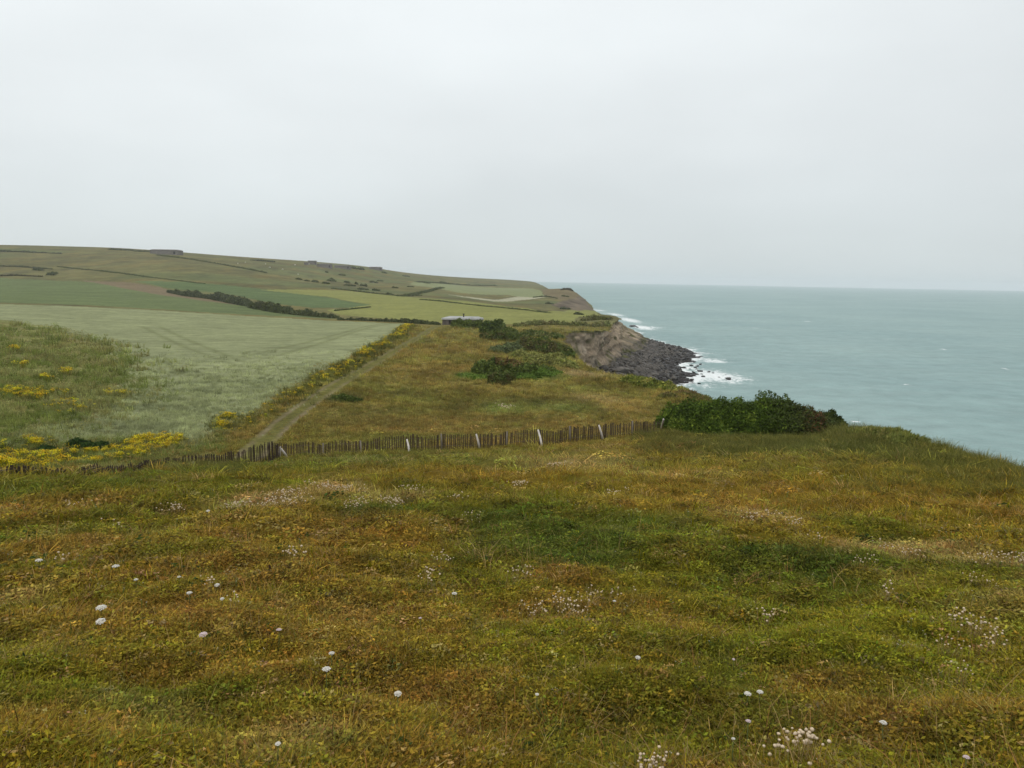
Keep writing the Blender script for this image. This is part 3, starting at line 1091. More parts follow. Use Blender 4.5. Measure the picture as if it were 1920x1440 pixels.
def boulder_mesh(seed, mat, flat=1.0):
    rg = np.random.default_rng(seed)
    v, f = ico(3)
    for _ in range(11):
        n = rg.normal(size=3)
        n /= np.linalg.norm(n)
        h = rg.uniform(.52, .85)
        d = v @ n
        v = v - np.outer(np.clip(d - h, 0, None), n) * .92
    v *= np.array([rg.uniform(.9, 1.35), rg.uniform(.75, 1.05), rg.uniform(.55, .8) * flat])
    v += .05 * np.stack([fbm3(v[:, 0] * 2.5, v[:, 1] * 2.5, v[:, 2] * 2.5, seed + i, 3) for i in range(3)], 1)
    return make_mesh('boulder', v, f, mat, None, False)


ROCKS = [boulder_mesh(500 + i, M_ROCK) for i in range(9)]
SLABS = [boulder_mesh(520 + i, M_WET, .6) for i in range(6)]
placed = []


def put_boulder(px, py, w_px, mesh, label, group, z=None, name='boulder', squash=1.0):
    if z is None:
        # find the shore surface along the sight line
        w = ray(px, py)
        zs = np.linspace(9, -.5, 120)
        pts = np.outer((zs - CAM_Z) / w[2], w)
        sz_, _, _ = shore_z(pts[:, 0], pts[:, 1])
        i = int(np.argmin(np.abs(sz_ - zs)))
        x, y, z = pts[i, 0], pts[i, 1], float(max(sz_[i], -.3))
    else:
        x, y = on_level(px, py, z)
    d = math.hypot(x, y)
    s = .5 * w_px * d / F / 1.05
    o = link(name, mesh, None, (x, y, z + s * .30), label, 'rock', group, None,
             (random.uniform(-.25, .25), random.uniform(-.25, .25), random.uniform(0, 6.28)))
    o.scale = (s, s, s * squash)
    placed.append((x, y, s))
    return o


big = [(1118, 690, 15), (1132, 694, 19), (1150, 688, 17), (1163, 700, 26), (1140, 703, 14), (1178, 698, 18), (1185, 688, 16), (1155, 678, 14), (1175, 680, 16), (1200, 697, 14),
       (1150, 709, 22), (1130, 707, 13), (1168, 711, 20), (1190, 706, 16), (1205, 686, 14), (1160, 668, 13), (1172, 668, 12), (1183, 672, 13), (1215, 702, 14), (1195, 664, 12), (1228, 706, 14), (1240, 700, 12), (1212, 671, 11),
       (1146, 684, 12), (1124, 699, 12), (1198, 676, 12), (1220, 690, 12), (1250, 708, 13), (1262, 712, 12)]
for (a, b_, c_) in big:
    put_boulder(a, b_, c_ * random.uniform(.95, 1.5), random.choice(ROCKS), 'large brown grey boulder in the heap at the foot of the bare cliff', 'large boulders under the cliff', squash=random.uniform(.8, 1.1))
shore_px = np.array([(1115, 688), (1150, 664), (1172, 640), (1182, 634), (1215, 640), (1250, 648), (1285, 656), (1300, 664), (1285, 676), (1268, 684), (1280, 696), (1288, 708), (1260, 716), (1150, 716)])
n_ok = 0
while n_ok < 225:
    a, b_ = random.uniform(1112, 1302), random.uniform(632, 718)
    if not in_poly(np.array([a]), np.array([b_]), shore_px)[0]:
        continue
    near_sea = a > 1235 or b_ < 650
    wpx = (5 + 11 * random.random() ** 2) * (1 if not near_sea else .8)
    if near_sea:
        put_boulder(a, b_, wpx, random.choice(SLABS), 'low dark wet rock on the seaward edge of the boulder beach', 'dark wet rocks at the water line')
    else:
        put_boulder(a, b_, wpx, random.choice(ROCKS), 'small grey boulder on the middle of the boulder beach', 'small boulders on the beach')
    n_ok += 1
for (a, b_, c_) in ((1282, 690, 9), (1296, 686, 9), (1303, 690, 8), (1312, 697, 11), (1300, 699, 8), (1299, 705, 14), (1308, 687, 7), (1319, 707, 8), (1297, 713, 9), (1287, 717, 8), (1313, 684, 7), (1293, 693, 6),
                    (1290, 701, 6), (1329, 698, 8), (1337, 700, 5), (1311, 720, 8), (1348, 708, 5), (1361, 703, 3), (1306, 693, 7), (1316, 702, 6), (1302, 680, 6)):
    put_boulder(a, b_, c_, random.choice(SLABS), 'dark rock standing alone in the white surf off the beach', 'rocks in the surf', z=0.0)
put_boulder(1365, 712, 16, SLABS[2], 'low brown rock farthest out in the water beyond the surf', None, z=0.0, squash=.8)
put_boulder(1186, 613, 13, SLABS[1], 'dark flat rock with surf around it just past the cliff point', None, z=0.1, squash=.6)
put_boulder(1194, 614, 9, SLABS[4], 'smaller dark rock beside the flat one past the cliff point', None, z=0.1, squash=.6)


# ------------------------------------------------------------------ scattering of plants
def gn_scatter(name, x, y, z, scale, tint, vi, kinds, label=None, cat=None, kind='stuff', tilt=.12, rz=None):
    n = len(x)
    me = bpy.data.meshes.new(name)
    me.vertices.add(n)
    me.vertices.foreach_set('co', np.stack([x, y, z], 1).astype(np.float32).ravel())
    scale = np.asarray(scale, float)
    if scale.ndim == 1:
        scale = np.stack([scale] * 3, 1)
    a = me.attributes.new('sc', 'FLOAT_VECTOR', 'POINT'); a.data.foreach_set('vector', scale.astype(np.float32).ravel())
    a = me.attributes.new('vi', 'INT', 'POINT'); a.data.foreach_set('value', np.asarray(vi, np.int32))
    rot = np.stack([RNG.normal(0, tilt, n), RNG.normal(0, tilt, n), RNG.uniform(0, 6.283, n) if rz is None else rz], 1)
    a = me.attributes.new('rot', 'FLOAT_VECTOR', 'POINT'); a.data.foreach_set('vector', rot.astype(np.float32).ravel())
    a = me.attributes.new('tint', 'FLOAT_COLOR', 'POINT')
    c = np.ones((n, 4), np.float32); c[:, :3] = tint
    a.data.foreach_set('color', c.ravel())
    coll = bpy.data.collections.new(name + '_kinds')
    for i, k in enumerate(kinds):
        o = bpy.data.objects.new('%s_kind_%02d' % (name, i), k)
        coll.objects.link(o)
    ng = bpy.data.node_groups.new(name, 'GeometryNodeTree')
    ng.interface.new_socket('Geometry', in_out='INPUT', socket_type='NodeSocketGeometry')
    ng.interface.new_socket('Geometry', in_out='OUTPUT', socket_type='NodeSocketGeometry')
    gi_, go = ng.nodes.new('NodeGroupInput'), ng.nodes.new('NodeGroupOutput')
    ci = ng.nodes.new('GeometryNodeCollectionInfo')
    ci.inputs['Collection'].default_value = coll
    ci.inputs['Separate Children'].default_value = True
    ci.inputs['Reset Children'].default_value = True
    ip = ng.nodes.new('GeometryNodeInstanceOnPoints')
    ip.inputs['Pick Instance'].default_value = True

    def named(nm, dt):
        q = ng.nodes.new('GeometryNodeInputNamedAttribute')
        q.data_type = dt
        q.inputs['Name'].default_value = nm
        return q.outputs['Attribute']
    L = ng.links.new
    L(gi_.outputs[0], ip.inputs['Points'])
    L(ci.outputs[0], ip.inputs['Instance'])
    L(named('vi', 'INT'), ip.inputs['Instance Index'])
    L(named('rot', 'FLOAT_VECTOR'), ip.inputs['Rotation'])
    L(named('sc', 'FLOAT_VECTOR'), ip.inputs['Scale'])
    L(ip.outputs[0], go.inputs[0])
    o = link(name, me, None, None, label, cat, None, kind)
    md = o.modifiers.new('scatter', 'NODES')
    md.node_group = ng
    return o


def tuft(seed, n, R, h0, h1, w, lean=.35, wind=.15, bv=(.55, 1.35), droop=.5, seedhead=0.0):
    """a tuft of n tapering, bending blades"""
    rg = np.random.default_rng(seed)
    V, F4, F3, B = [], [], [], []
    k = 0
    for i in range(n):
        rad = R * math.sqrt(rg.uniform())
        th = rg.uniform(0, 6.283)
        p = np.array([rad * math.cos(th), rad * math.sin(th), -.02])
        h = rg.uniform(h0, h1)
        ld = np.array([math.cos(th + rg.normal(0, .8)), math.sin(th + rg.normal(0, .8))]) * abs(rg.normal(0, lean)) + np.array([wind, 0]) * rg.uniform(.3, 1.4)
        ww = w * rg.uniform(.6, 1.3)
        fa_ = rg.uniform(0, 6.283)
        sd = np.array([math.cos(fa_), math.sin(fa_), 0]) * ww / 2
        pts = []
        for t, wd in ((0, 1), (.5, .8), (.85, .45)):
            c = p + np.array([ld[0] * h * t * (1 - droop + droop * t * 1.6), ld[1] * h * t * (1 - droop + droop * t * 1.6), h * (t - .35 * droop * t * t * np.hypot(*ld))])
            pts += [c - sd * wd, c + sd * wd]
        tip = p + np.array([ld[0] * h * (1 + .6 * droop), ld[1] * h * (1 + .6 * droop), h * (1 - .35 * droop * np.hypot(*ld))])
        pts.append(tip)
        V += pts
        F4 += [(k, k + 1, k + 3, k + 2), (k + 2, k + 3, k + 5, k + 4)]
        F3 += [(k + 4, k + 5, k + 6)]
        bb = rg.uniform(*bv)
        B += [bb * .75, bb * .75, bb, bb, bb * 1.1, bb * 1.1, bb * 1.15]
        k += 7
        if rg.uniform() < seedhead:
            q = tip
            s2 = ww * 2.2
            V += [q + np.array([-s2, 0, -s2 * 2]), q + np.array([s2, 0, -s2 * 2]), q + np.array([s2 * .6, 0, s2 * 3]), q + np.array([-s2 * .6, 0, s2 * 3]),
                  q + np.array([0, -s2, -s2 * 2]), q + np.array([0, s2, -s2 * 2]), q + np.array([0, s2 * .6, s2 * 3]), q + np.array([0, -s2 * .6, s2 * 3])]
            F4 += [(k, k + 1, k + 2, k + 3), (k + 4, k + 5, k + 6, k + 7)]
            B += [1.5] * 8
            k += 8
    me = make_mesh('tuft', np.array(V), [np.array(F4), np.array(F3)], M_BLADE, None, True)
    a = me.attributes.new('bv', 'FLOAT_COLOR', 'POINT')
    c = np.ones((k, 4), np.float32)
    c[:, :3] = np.array(B)[:, None]
    a.data.foreach_set('color', c.ravel())
    return me


def herb(seed, n, R, h, s, bv=(.6, 1.35)):
    """a low cushion of small leaves"""
    rg = np.random.default_rng(seed)
    V, F4, B = [], [], []
    for i in range(n):
        rad = R * math.sqrt(rg.uniform())
        th = rg.uniform(0, 6.283)
        p = np.array([rad * math.cos(th), rad * math.sin(th), h * rg.uniform(.1, 1) * (1 - .6 * (rad / R) ** 2)])
        n_ = rg.normal(0, .55, 3) + np.array([0, 0, 1])
        n_ /= np.linalg.norm(n_)
        a_ = np.cross(n_, rg.normal(size=3))
        a_ /= np.linalg.norm(a_)
        b_ = np.cross(n_, a_)
        L_, w_ = s * rg.uniform(.7, 1.4), s * rg.uniform(.35, .6)
        V += [p - a_ * L_, p + b_ * w_, p + a_ * L_, p - b_ * w_]
        F4.append((4 * i, 4 * i + 1, 4 * i + 2, 4 * i + 3))
        B += [rg.uniform(*bv)] * 4
    me = make_mesh('herb', np.array(V), np.array(F4), M_BLADE, None, True)
    a = me.attributes.new('bv', 'FLOAT_COLOR', 'POINT')
    c = np.ones((len(V), 4), np.float32)
    c[:, :3] = np.array(B)[:, None]
    a.data.foreach_set('color', c.ravel())
    return me


def sample_ground(n, x0, x1, y0, y1, power=1.0):
    px = RNG.uniform(x0, x1, n)
    py = y0 + (y1 - y0) * RNG.uniform(0, 1, n) ** power
    return hit_many(px, py)


def meadow_mask(x, y):
    m = np.ones(len(x), bool)
    for nme, p in FIELDS:
        m &= ~in_poly(x, y, p)
    return m


BRIGHT = 1.80          # blades stand among their own shade: leaf albedo relative to the averaged turf

# near meadow: short fine grass, herbs and dry stems
N1 = 78000
x, y = sample_ground(N1, -260, 2180, 806, 1680, .92)
s, _ = coast(x, y)
ok = (s < 4) & (np.hypot(x, y) < 64) & (np.hypot(x, y) > 1.2) & meadow_mask(x, y) & (poly_dist(x, y, PATH)[0] > 1.5)
x, y = x[ok], y[ok]
rr_ = np.hypot(x, y)
v1 = fbm2(x / .55, y / .55, 171, 3)
v2 = fbm2(x / 1.4, y / 1.4, 173, 3)
mc_ = meadow_col(x, y)
lush = (1 - .9 * smooth(.22, .10, mc_.sum(1)))[:, None]
tint = mc_ * BRIGHT
w1 = smooth(.05, .45, v1)[:, None] * .38 * lush
tint = tint * (1 - w1) + np.array([.215, .190, .012]) * w1
w2 = smooth(.05, .45, -v1 + .4 * v2)[:, None] * .28 * lush * (1 - .6 * smooth(20, 45, rr_))[:, None]
tint = tint * (1 - w2) + np.array([.185, .092, .020]) * w2
w3 = (RNG.uniform(size=len(x)) < .07)[:, None] * .7 * lush
tint = tint * (1 - w3) + np.array([.36, .26, .11]) * w3
tint = tint * (1 + .36 * RNG.normal(size=(len(x), 1))).clip(.25) * (1 + .10 * RNG.normal(size=(len(x), 3)))
kinds = ([tuft(601 + i, 34, .11, .03, .11, .0065, .9, .1, droop=.7) for i in range(3)] + [herb(611 + i, 46, .12, .08, .019) for i in range(2)]
         + [herb(615, 70, .12, .06, .012)] + [tuft(621 + i, 16, .10, .07, .17, .003, .5, .25, droop=.6) for i in range(2)])
u = RNG.uniform(size=len(x)) + .25 * v2 - .40 * smooth(11, 26, rr_)
vi = np.where(u > .52, RNG.integers(3, 6, len(x)), np.where(RNG.uniform(size=len(x)) < .12, RNG.integers(6, 8, len(x)), RNG.integers(0, 3, len(x))))
scl = np.clip(rr_ / 8.5, .75, 4.6) * RNG.uniform(.7, 1.25, len(x))
hz_ = scl ** .55 * (1 + .35 * v2) * (1 + .5 * (mc_.sum(1) < .12))
gn_scatter('grass', x, y, ground(x, y), np.stack([scl, scl, hz_], 1), np.clip(tint, .004, .8), vi, kinds, 'short rough grass and herbs covering the near meadow', 'grass')
# dead stalks, long bent blades and dark broad leaves close to the viewer
x, y = sample_ground(5200, -200, 2120, 930, 1680, .8)
ok = (np.hypot(x, y) > 2) & (np.hypot(x, y) < 26) & (fbm2(x / 1.1, y / 1.1, 177, 2) + RNG.normal(0, .3, len(x)) > 0)
x, y = x[ok], y[ok]
pal = np.array([(.34, .23, .09), (.30, .15, .05), (.13, .15, .03), (.045, .075, .012), (.06, .03, .015)])
pi_ = RNG.choice(5, len(x), p=(.30, .16, .26, .18, .10))
gn_scatter('dry_stalks', x, y, ground(x, y), np.clip(np.hypot(x, y) / 9, .8, 2) * RNG.uniform(.6, 1.3, len(x)), pal[pi_] * (1 + .2 * RNG.normal(size=(len(x), 1))).clip(.3),
           np.where(pi_ == 3, RNG.integers(3, 5, len(x)), RNG.integers(0, 3, len(x))),
           [tuft(681 + i, 7, .07, .10, .28, .0045, .8, .3, droop=.8) for i in range(3)] + [herb(685 + i, 14, .07, .09, .032) for i in range(2)],
           'dead stalks and broad leaves standing out of the near turf', 'grass')
# taller grass along the brow and at the foot of the big bush
x, y = hit_many(np.concatenate([RNG.uniform(1190, 1640, 2600), RNG.uniform(1560, 2050, 3200), RNG.uniform(250, 460, 900)]),
                np.concatenate([RNG.uniform(812, 850, 2600), RNG.uniform(806, 930, 3200), RNG.uniform(866, 890, 900)]))
s, _ = coast(x, y)
ok = (s < 5) & (np.hypot(x, y) < 64)
x, y, s = x[ok], y[ok], s[ok]
rr_ = np.hypot(x, y)
tint = meadow_col(x, y) * .5 + np.array([.125, .135, .035]) * .75
tint = tint * (1 + .2 * RNG.normal(size=(len(x), 1)))
gn_scatter('long_grass', x, y, ground(x, y), np.clip(rr_ / 50, .5, 1.2) * RNG.uniform(.6, 1.3, len(x)) * np.where(s > -3, 1.4, 1), np.clip(tint, .004, .8), RNG.integers(0, 3, len(x)),
           [tuft(631 + i, 24, .22, .15, .5, .012, .35, .3, droop=.7) for i in range(3)], 'longer pale green grass along the cliff brow and below the large bush', 'grass')

# rough grass beyond the fence, bigger tussocks with distance
N2 = 30000
x, y = sample_ground(N2, 380, 1380, 612, 868, .9)
s, _ = coast(x, y)
pd, _ = poly_dist(x, y, PATH)
ok = meadow_mask(x, y) & (s < 2) & ((pd > 1.15) | (RNG.uniform(size=len(x)) < .25) & (pd < .45)) & (np.hypot(x, y) > 47) & (np.hypot(x, y) < 330)
x, y = x[ok], y[ok]
rr_ = np.hypot(x, y)
tint = meadow_col(x, y) * BRIGHT * 1.08 * (1 + .25 * RNG.normal(size=(len(x), 1))) * (1 + .06 * RNG.normal(size=(len(x), 3)))
kinds2 = [tuft(641 + i, 26, .32, .12, .42, .03) for i in range(3)] + [herb(651, 40, .3, .25, .05)]
scl = np.clip(rr_ / 85, .6, 2.4) * RNG.uniform(.6, 1.2, len(x)) * np.where(poly_dist(x, y, PATH)[0] < .6, .35, 1)
gn_scatter('tussock_grass', x, y, ground(x, y), scl, np.clip(tint, .004, .8), RNG.integers(0, 4, len(x)), kinds2, 'rough tussocky grass on the strip between path and cliff', 'grass')

# barley: pale bristling ears, thickest where one looks down into it
N3 = 26000
x, y = sample_ground(N3, -250, 780, 600, 842, 1.0)
ok = in_poly(x + RNG.normal(0, 2.2, len(x)), y + RNG.normal(0, 3, len(x)), Z_BARLEY) & (poly_dist(x, y, PATH)[0] > 3) & (RNG.uniform(size=len(x)) < 1 - smooth(75, 150, np.hypot(x, y)))
x, y = x[ok], y[ok]
td = np.full(len(x), 1e9)
for l in TRAMS[:4]:
    td = np.minimum(td, poly_dist(x, y, l)[0])
lod = smooth(.1, .5, fbm2(x / 7, y / 2.6, 111, 3))
ok = td > .55
x, y, lod = x[ok], y[ok], lod[ok]
rr_ = np.hypot(x, y)
cl_ = fbm2(x / 2.2, y / 2.2, 117, 3)[:, None]
tint = np.array([.345, .37, .185]) * (1 + .5 * cl_) * (1 + .22 * RNG.normal(size=(len(x), 1))) * (1 - .45 * lod[:, None] * RNG.uniform(.2, 1, (len(x), 1)))
kb = [tuft(661 + i, 30, .36, .45, .75, .028, .22, .25, (.75, 1.25), .6) for i in range(3)]
gn_scatter('barley', x, y, ground(x, y) - .15 * smooth(60, 130, rr_) - .15, np.clip(rr_ / 105, .7, 1.2) * RNG.uniform(.7, 1.1, len(x)), np.clip(tint, .01, .8), RNG.integers(0, 3, len(x)), kb,
           'pale green ripening barley in the field beside the path', 'barley')

# tall weeds in the bare corner of the field and along its margin
N4 = 9000
x, y = sample_ground(N4, -260, 420, 605, 890, .8)
ok = (in_poly(x + RNG.normal(0, 2.6, len(x)), y + RNG.normal(0, 3.5, len(x)), Z_WEEDS) | (meadow_mask(x, y) & (np.hypot(x, y) > 44))) & (poly_dist(x, y, PATH)[0] > 2)
x, y = x[ok], y[ok]
rr_ = np.hypot(x, y)
pal = np.array([(.25, .28, .075), (.18, .22, .05), (.28, .26, .09), (.31, .33, .11)])
pn = np.clip((fbm2(x / 4, y / 6, 141, 2) + 1) * 2 + RNG.normal(0, .5, len(x)), 0, 3).astype(int)
tint = pal[pn] * (1 + .2 * RNG.normal(size=(len(x), 1)))
kw_ = [tuft(671 + i, 30, .35, .2, .6, .035, .4) for i in range(2)] + [herb(675 + i, 60, .4, .45, .05) for i in range(2)]
gn_scatter('weeds', x, y, ground(x, y), np.clip(rr_ / 75, .6, 2.2) * RNG.uniform(.6, 1.2, len(x)), np.clip(tint, .004, .8), RNG.integers(0, 4, len(x)), kw_,
           'tangled weeds in the bare corner of the barley field', 'weeds')

# yellow flowers: along the margin of the barley and in a drift behind the fence
fl_v, fl_t = [], []
MARG = hits([(765, 612), (740, 632), (690, 660), (640, 690), (590, 715), (540, 744), (490, 772), (440, 795), (405, 812)])
mseg = np.hypot(*np.diff(MARG, axis=0).T)
mL = np.concatenate([[0], np.cumsum(mseg)])
q = RNG.uniform(0, 1, 2600) ** 1.0 * mL[-1]
mx_, my_ = np.interp(q, mL, MARG[:, 0]), np.interp(q, mL, MARG[:, 1])
mx_ += RNG.normal(.6, .75, len(q)); my_ += RNG.normal(0, .8, len(q))
keepm = (fbm2(mx_ / 6, my_ / 6, 151, 3) + RNG.normal(0, .25, len(q))) > -.12
mx_, my_ = mx_[keepm], my_[keepm]
DRIFT = hits([(0, 838), (60, 852), (150, 850), (200, 846), (240, 836), (255, 824), (300, 821), (345, 824), (355, 832), (300, 848), (262, 862), (180, 872), (90, 880), (0, 884), (-150, 890), (-150, 850)])
dx_ = RNG.uniform(DRIFT[:, 0].min(), DRIFT[:, 0].max(), 9000)
dy_ = RNG.uniform(DRIFT[:, 1].min(), DRIFT[:, 1].max(), 9000)
ok = in_poly(dx_, dy_, DRIFT) & ((fbm2(dx_ / 2.5, dy_ / 2.5, 157, 3) + RNG.normal(0, .2, 9000)) > -.15)
dx_, dy_ = dx_[ok][:3800], dy_[ok][:3800]
sp = []
for (a, b_, c_, d_, n_) in ((60, 745, 22, 5, 60), (25, 740, 20, 4, 50), (85, 712, 10, 3, 14), (43, 687, 8, 2, 14), (125, 704, 10, 2, 18), (30, 659, 10, 2, 10), (65, 835, 18, 5, 60), (415, 800, 10, 8, 40), (430, 785, 10, 4, 30), (140, 840, 10, 4, 14), (120, 760, 40, 20, 30), (215, 742, 30, 5, 20)):
    ux, uy = hit_many(RNG.normal(a, c_ * .6, n_), RNG.normal(b_, d_ * .6, n_))
    sp.append((ux, uy))
fx = np.concatenate([mx_, dx_] + [s_[0] for s_ in sp])
fy = np.concatenate([my_, dy_] + [s_[1] for s_ in sp])
isf = RNG.uniform(size=len(fx)) < np.where(np.arange(len(fx)) < len(mx_), .22, .95)


def posy(seed, n, R, h, s):
    """a bushy stand of small yellow flower heads above green leaves"""
    rg = np.random.default_rng(seed)
    V, F4, C = [], [], []
    k = 0
    for i in range(n):
        rad, th = R * math.sqrt(rg.uniform()), rg.uniform(0, 6.283)
        z = h * rg.uniform(.75, 1.05)
        p = np.array([rad * math.cos(th), rad * math.sin(th), z])
        st = .006
        V += [p + (-st, 0, -z), p + (st, 0, -z), p + (st, 0, 0), p + (-st, 0, 0)]
        F4.append((k, k + 1, k + 2, k + 3)); C += [(.28, .35, .10)] * 4; k += 4
        for q in range(3):
            n_ = rg.normal(0, .5, 3) + np.array([0, -.2, 1]); n_ /= np.linalg.norm(n_)
            a_ = np.cross(n_, rg.normal(size=3)); a_ /= np.linalg.norm(a_); b_ = np.cross(n_, a_)
            c0 = p + rg.normal(0, s, 3) * np.array([1, 1, .5])
            w_ = s * rg.uniform(.5, 1)
            V += [c0 - a_ * w_, c0 - b_ * w_, c0 + a_ * w_, c0 + b_ * w_]
            F4.append((k, k + 1, k + 2, k + 3))
            g = rg.uniform(.75, 1.15)
            C += [(g, g, g)] * 4; k += 4
    me = make_mesh('posy', np.array(V), np.array(F4), M_BLADE, None, True)
    a = me.attributes.new('bv', 'FLOAT_COLOR', 'POINT')
    c = np.ones((k, 4), np.float32); c[:, :3] = C
    a.data.foreach_set('color', c.ravel())
    return me


ps = [posy(701 + i, 9, .22, .5, .035) for i in range(3)]
yx, yy = fx[isf], fy[isf]
yr = np.hypot(yx, yy)
yt = np.where(RNG.uniform(size=(len(yx), 1)) < .85, np.array([[.86, .60, .03]]), np.array([[.80, .48, .03]])) * (1 + .15 * RNG.normal(size=(len(yx), 1)))
gn_scatter('wildflowers', yx, yy, ground(yx, yy), np.clip(yr / 75, .75, 1.8) * RNG.uniform(.6, 1.2, len(yx)), np.clip(yt, .005, .8), RNG.integers(0, 3, len(yx)), ps,
           'yellow wildflowers drifting along the edge of the barley', 'wildflowers')
gx_, gy_ = fx + RNG.normal(0, .5, len(fx)), fy + RNG.normal(0, .5, len(fx))
gt = np.array([.13, .135, .035]) * (1 + .3 * RNG.normal(size=(len(gx_), 1)))
gn_scatter('margin_weeds', gx_, gy_, ground(gx_, gy_), np.clip(np.hypot(gx_, gy_) / 80, .6, 1.8) * RNG.uniform(.6, 1.1, len(gx_)), np.clip(gt, .005, .5), RNG.integers(0, 4, len(gx_)), kw_,
           'green and brown weeds among the yellow flowers', 'weeds')
# tiny yellow and white specks in the near turf
x, y = sample_ground(3200, -100, 2020, 930, 1560)
s, _ = coast(x, y)
ok = (s < 1) & (fbm2(x / 1.5, y / 1.5, 161, 2) + RNG.normal(0, .2, len(x)) > .12) & (np.hypot(x, y) < 40)
x, y = x[ok], y[ok]
yt = np.where(RNG.uniform(size=(len(x), 1)) < .75, np.array([[.55, .40, .03]]), np.array([[.55, .48, .36]]))
gn_scatter('meadow_flowers', x, y, ground(x, y), np.clip(np.hypot(x, y) / 9, .8, 3) * RNG.uniform(.6, 1.1, len(x)), yt, RNG.integers(0, 2, len(x)), [posy(711 + i, 2, .07, .12, .006) for i in range(2)],
           'tiny yellow flowers sprinkled through the near turf', 'flowers')


# countless smaller stones between the boulders
x = RNG.uniform(SHORE[:, 0].min(), SHORE[:, 0].max(), 9000)
y = RNG.uniform(SHORE[:, 1].min(), SHORE[:, 1].max(), 9000)
z, ins, s = shore_z(x, y)
ok = ins & (s > 1) & (z < 8)
x, y, z = x[ok], y[ok], z[ok]
sea_d = poly_dist(x, y, SHORE_OUT)[0]
gn_scatter('rubble', x, y, z + .15, RNG.uniform(.3, 1.15, len(x)) ** 1.4, np.ones((len(x), 3)), np.where(sea_d < 9 + RNG.normal(0, 4, len(x)), RNG.integers(9, 15, len(x)), RNG.integers(0, 9, len(x))), ROCKS + SLABS,
           'grey stones filling the gaps between the boulders', 'stones', tilt=.5)

# ------------------------------------------------------------------ bushes and hedges
def foliage_mesh(name, blobs, n, leaf, col_fn, seed=0, stem_col=(.05, .04, .025), lump=.24, core=True, twigs=0, spiky=.22, flat=.0):
    """thousands of leaf-sized faces on and inside lumpy blobs; blobs are (x, y, z, rx, ry, rz) with z the foot"""
    rg = np.random.default_rng(seed)
    blobs = np.asarray(blobs, float)
    wts = (blobs[:, 3] * blobs[:, 5] + blobs[:, 3] * blobs[:, 4])
    bi = rg.choice(len(blobs), n, p=wts / wts.sum())
    B = blobs[bi]
    d = rg.normal(size=(n, 3))
    d[:, 2] = np.abs(d[:, 2]) - .12
    d /= np.linalg.norm(d, axis=1, keepdims=True)
    lum = 1 + lump * 1.6 * fbm3(d[:, 0] * 2.2 + B[:, 0], d[:, 1] * 2.2 + B[:, 1], d[:, 2] * 2.2, seed, 3)
    dep = 1 - np.abs(rg.normal(0, .10, n)) + rg.uniform(0, .06, n)
    c = B[:, :3] + d * B[:, 3:6] * (lum * dep)[:, None]
    nrm = d / B[:, 3:6]
    nrm /= np.linalg.norm(nrm, axis=1, keepdims=True)
    nn = nrm + rg.normal(0, .6, (n, 3))
    nn /= np.linalg.norm(nn, axis=1, keepdims=True)
    a_ = np.cross(nn, rg.normal(size=(n, 3)))
    a_ /= np.linalg.norm(a_, axis=1, keepdims=True) + 1e-9
    b_ = np.cross(nn, a_)
    L_ = leaf * rg.uniform(.6, 1.5, n)[:, None]
    w_ = L_ * rg.uniform(.4, .7, n)[:, None]
    sp_ = rg.uniform(size=n) < spiky
    if spiky:
        a_[sp_] = nrm[sp_] + np.array([.5, 0, .4]) + rg.normal(0, .2, (sp_.sum(), 3))
        a_[sp_] /= np.linalg.norm(a_[sp_], axis=1, keepdims=True)
        b_[sp_] = np.cross(a_[sp_], rg.normal(size=(sp_.sum(), 3)))
        b_[sp_] /= np.linalg.norm(b_[sp_], axis=1, keepdims=True) + 1e-9
        L_[sp_] *= 1.8
        w_[sp_] *= .4
    V = np.stack([c - a_ * L_, c - b_ * w_, c + a_ * L_, c + b_ * w_], 1).reshape(-1, 3)
    Fq = np.arange(4 * n).reshape(-1, 4)
    col = col_fn(c, rg) * (1 + .3 * rg.normal(size=(n, 1)))
    C = np.repeat(np.clip(col, .004, .7), 4, 0)
    if twigs:
        ti = rg.choice(n, twigs)
        tv, tf, tc = [], [], []
        for q, i in enumerate(ti):
            p0 = c[i] * .9 + B[i, :3] * .1
            dv = d[i] * .5 + np.array([.3, 0, .7]) + rg.normal(0, .3, 3)
            dv /= np.linalg.norm(dv)
            sd = np.cross(dv, rg.normal(size=3)); sd /= np.linalg.norm(sd)
            L2 = leaf * rg.uniform(3, 7)
            w2 = leaf * .09
            tv += [p0 - sd * w2, p0 + sd * w2, p0 + dv * L2 + sd * w2 * .4, p0 + dv * L2 - sd * w2 * .4]
            tf.append((4 * q, 4 * q + 1, 4 * q + 2, 4 * q + 3))
            tc += [(.16, .12, .07)] * 4
        V = np.concatenate([V, np.array(tv)])
        Fq = np.concatenate([Fq, np.array(tf) + 4 * n])
        C = np.concatenate([C, np.array(tc)])
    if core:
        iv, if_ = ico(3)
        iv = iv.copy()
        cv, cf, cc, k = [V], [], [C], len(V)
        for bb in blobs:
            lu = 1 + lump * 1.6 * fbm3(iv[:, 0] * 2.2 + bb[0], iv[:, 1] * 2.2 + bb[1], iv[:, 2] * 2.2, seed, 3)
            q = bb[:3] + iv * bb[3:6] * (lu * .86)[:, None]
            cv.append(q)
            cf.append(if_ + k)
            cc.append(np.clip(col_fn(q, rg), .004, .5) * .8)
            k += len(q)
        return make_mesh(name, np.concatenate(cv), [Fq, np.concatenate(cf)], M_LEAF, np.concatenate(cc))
    return make_mesh(name, V, Fq, M_LEAF, C)


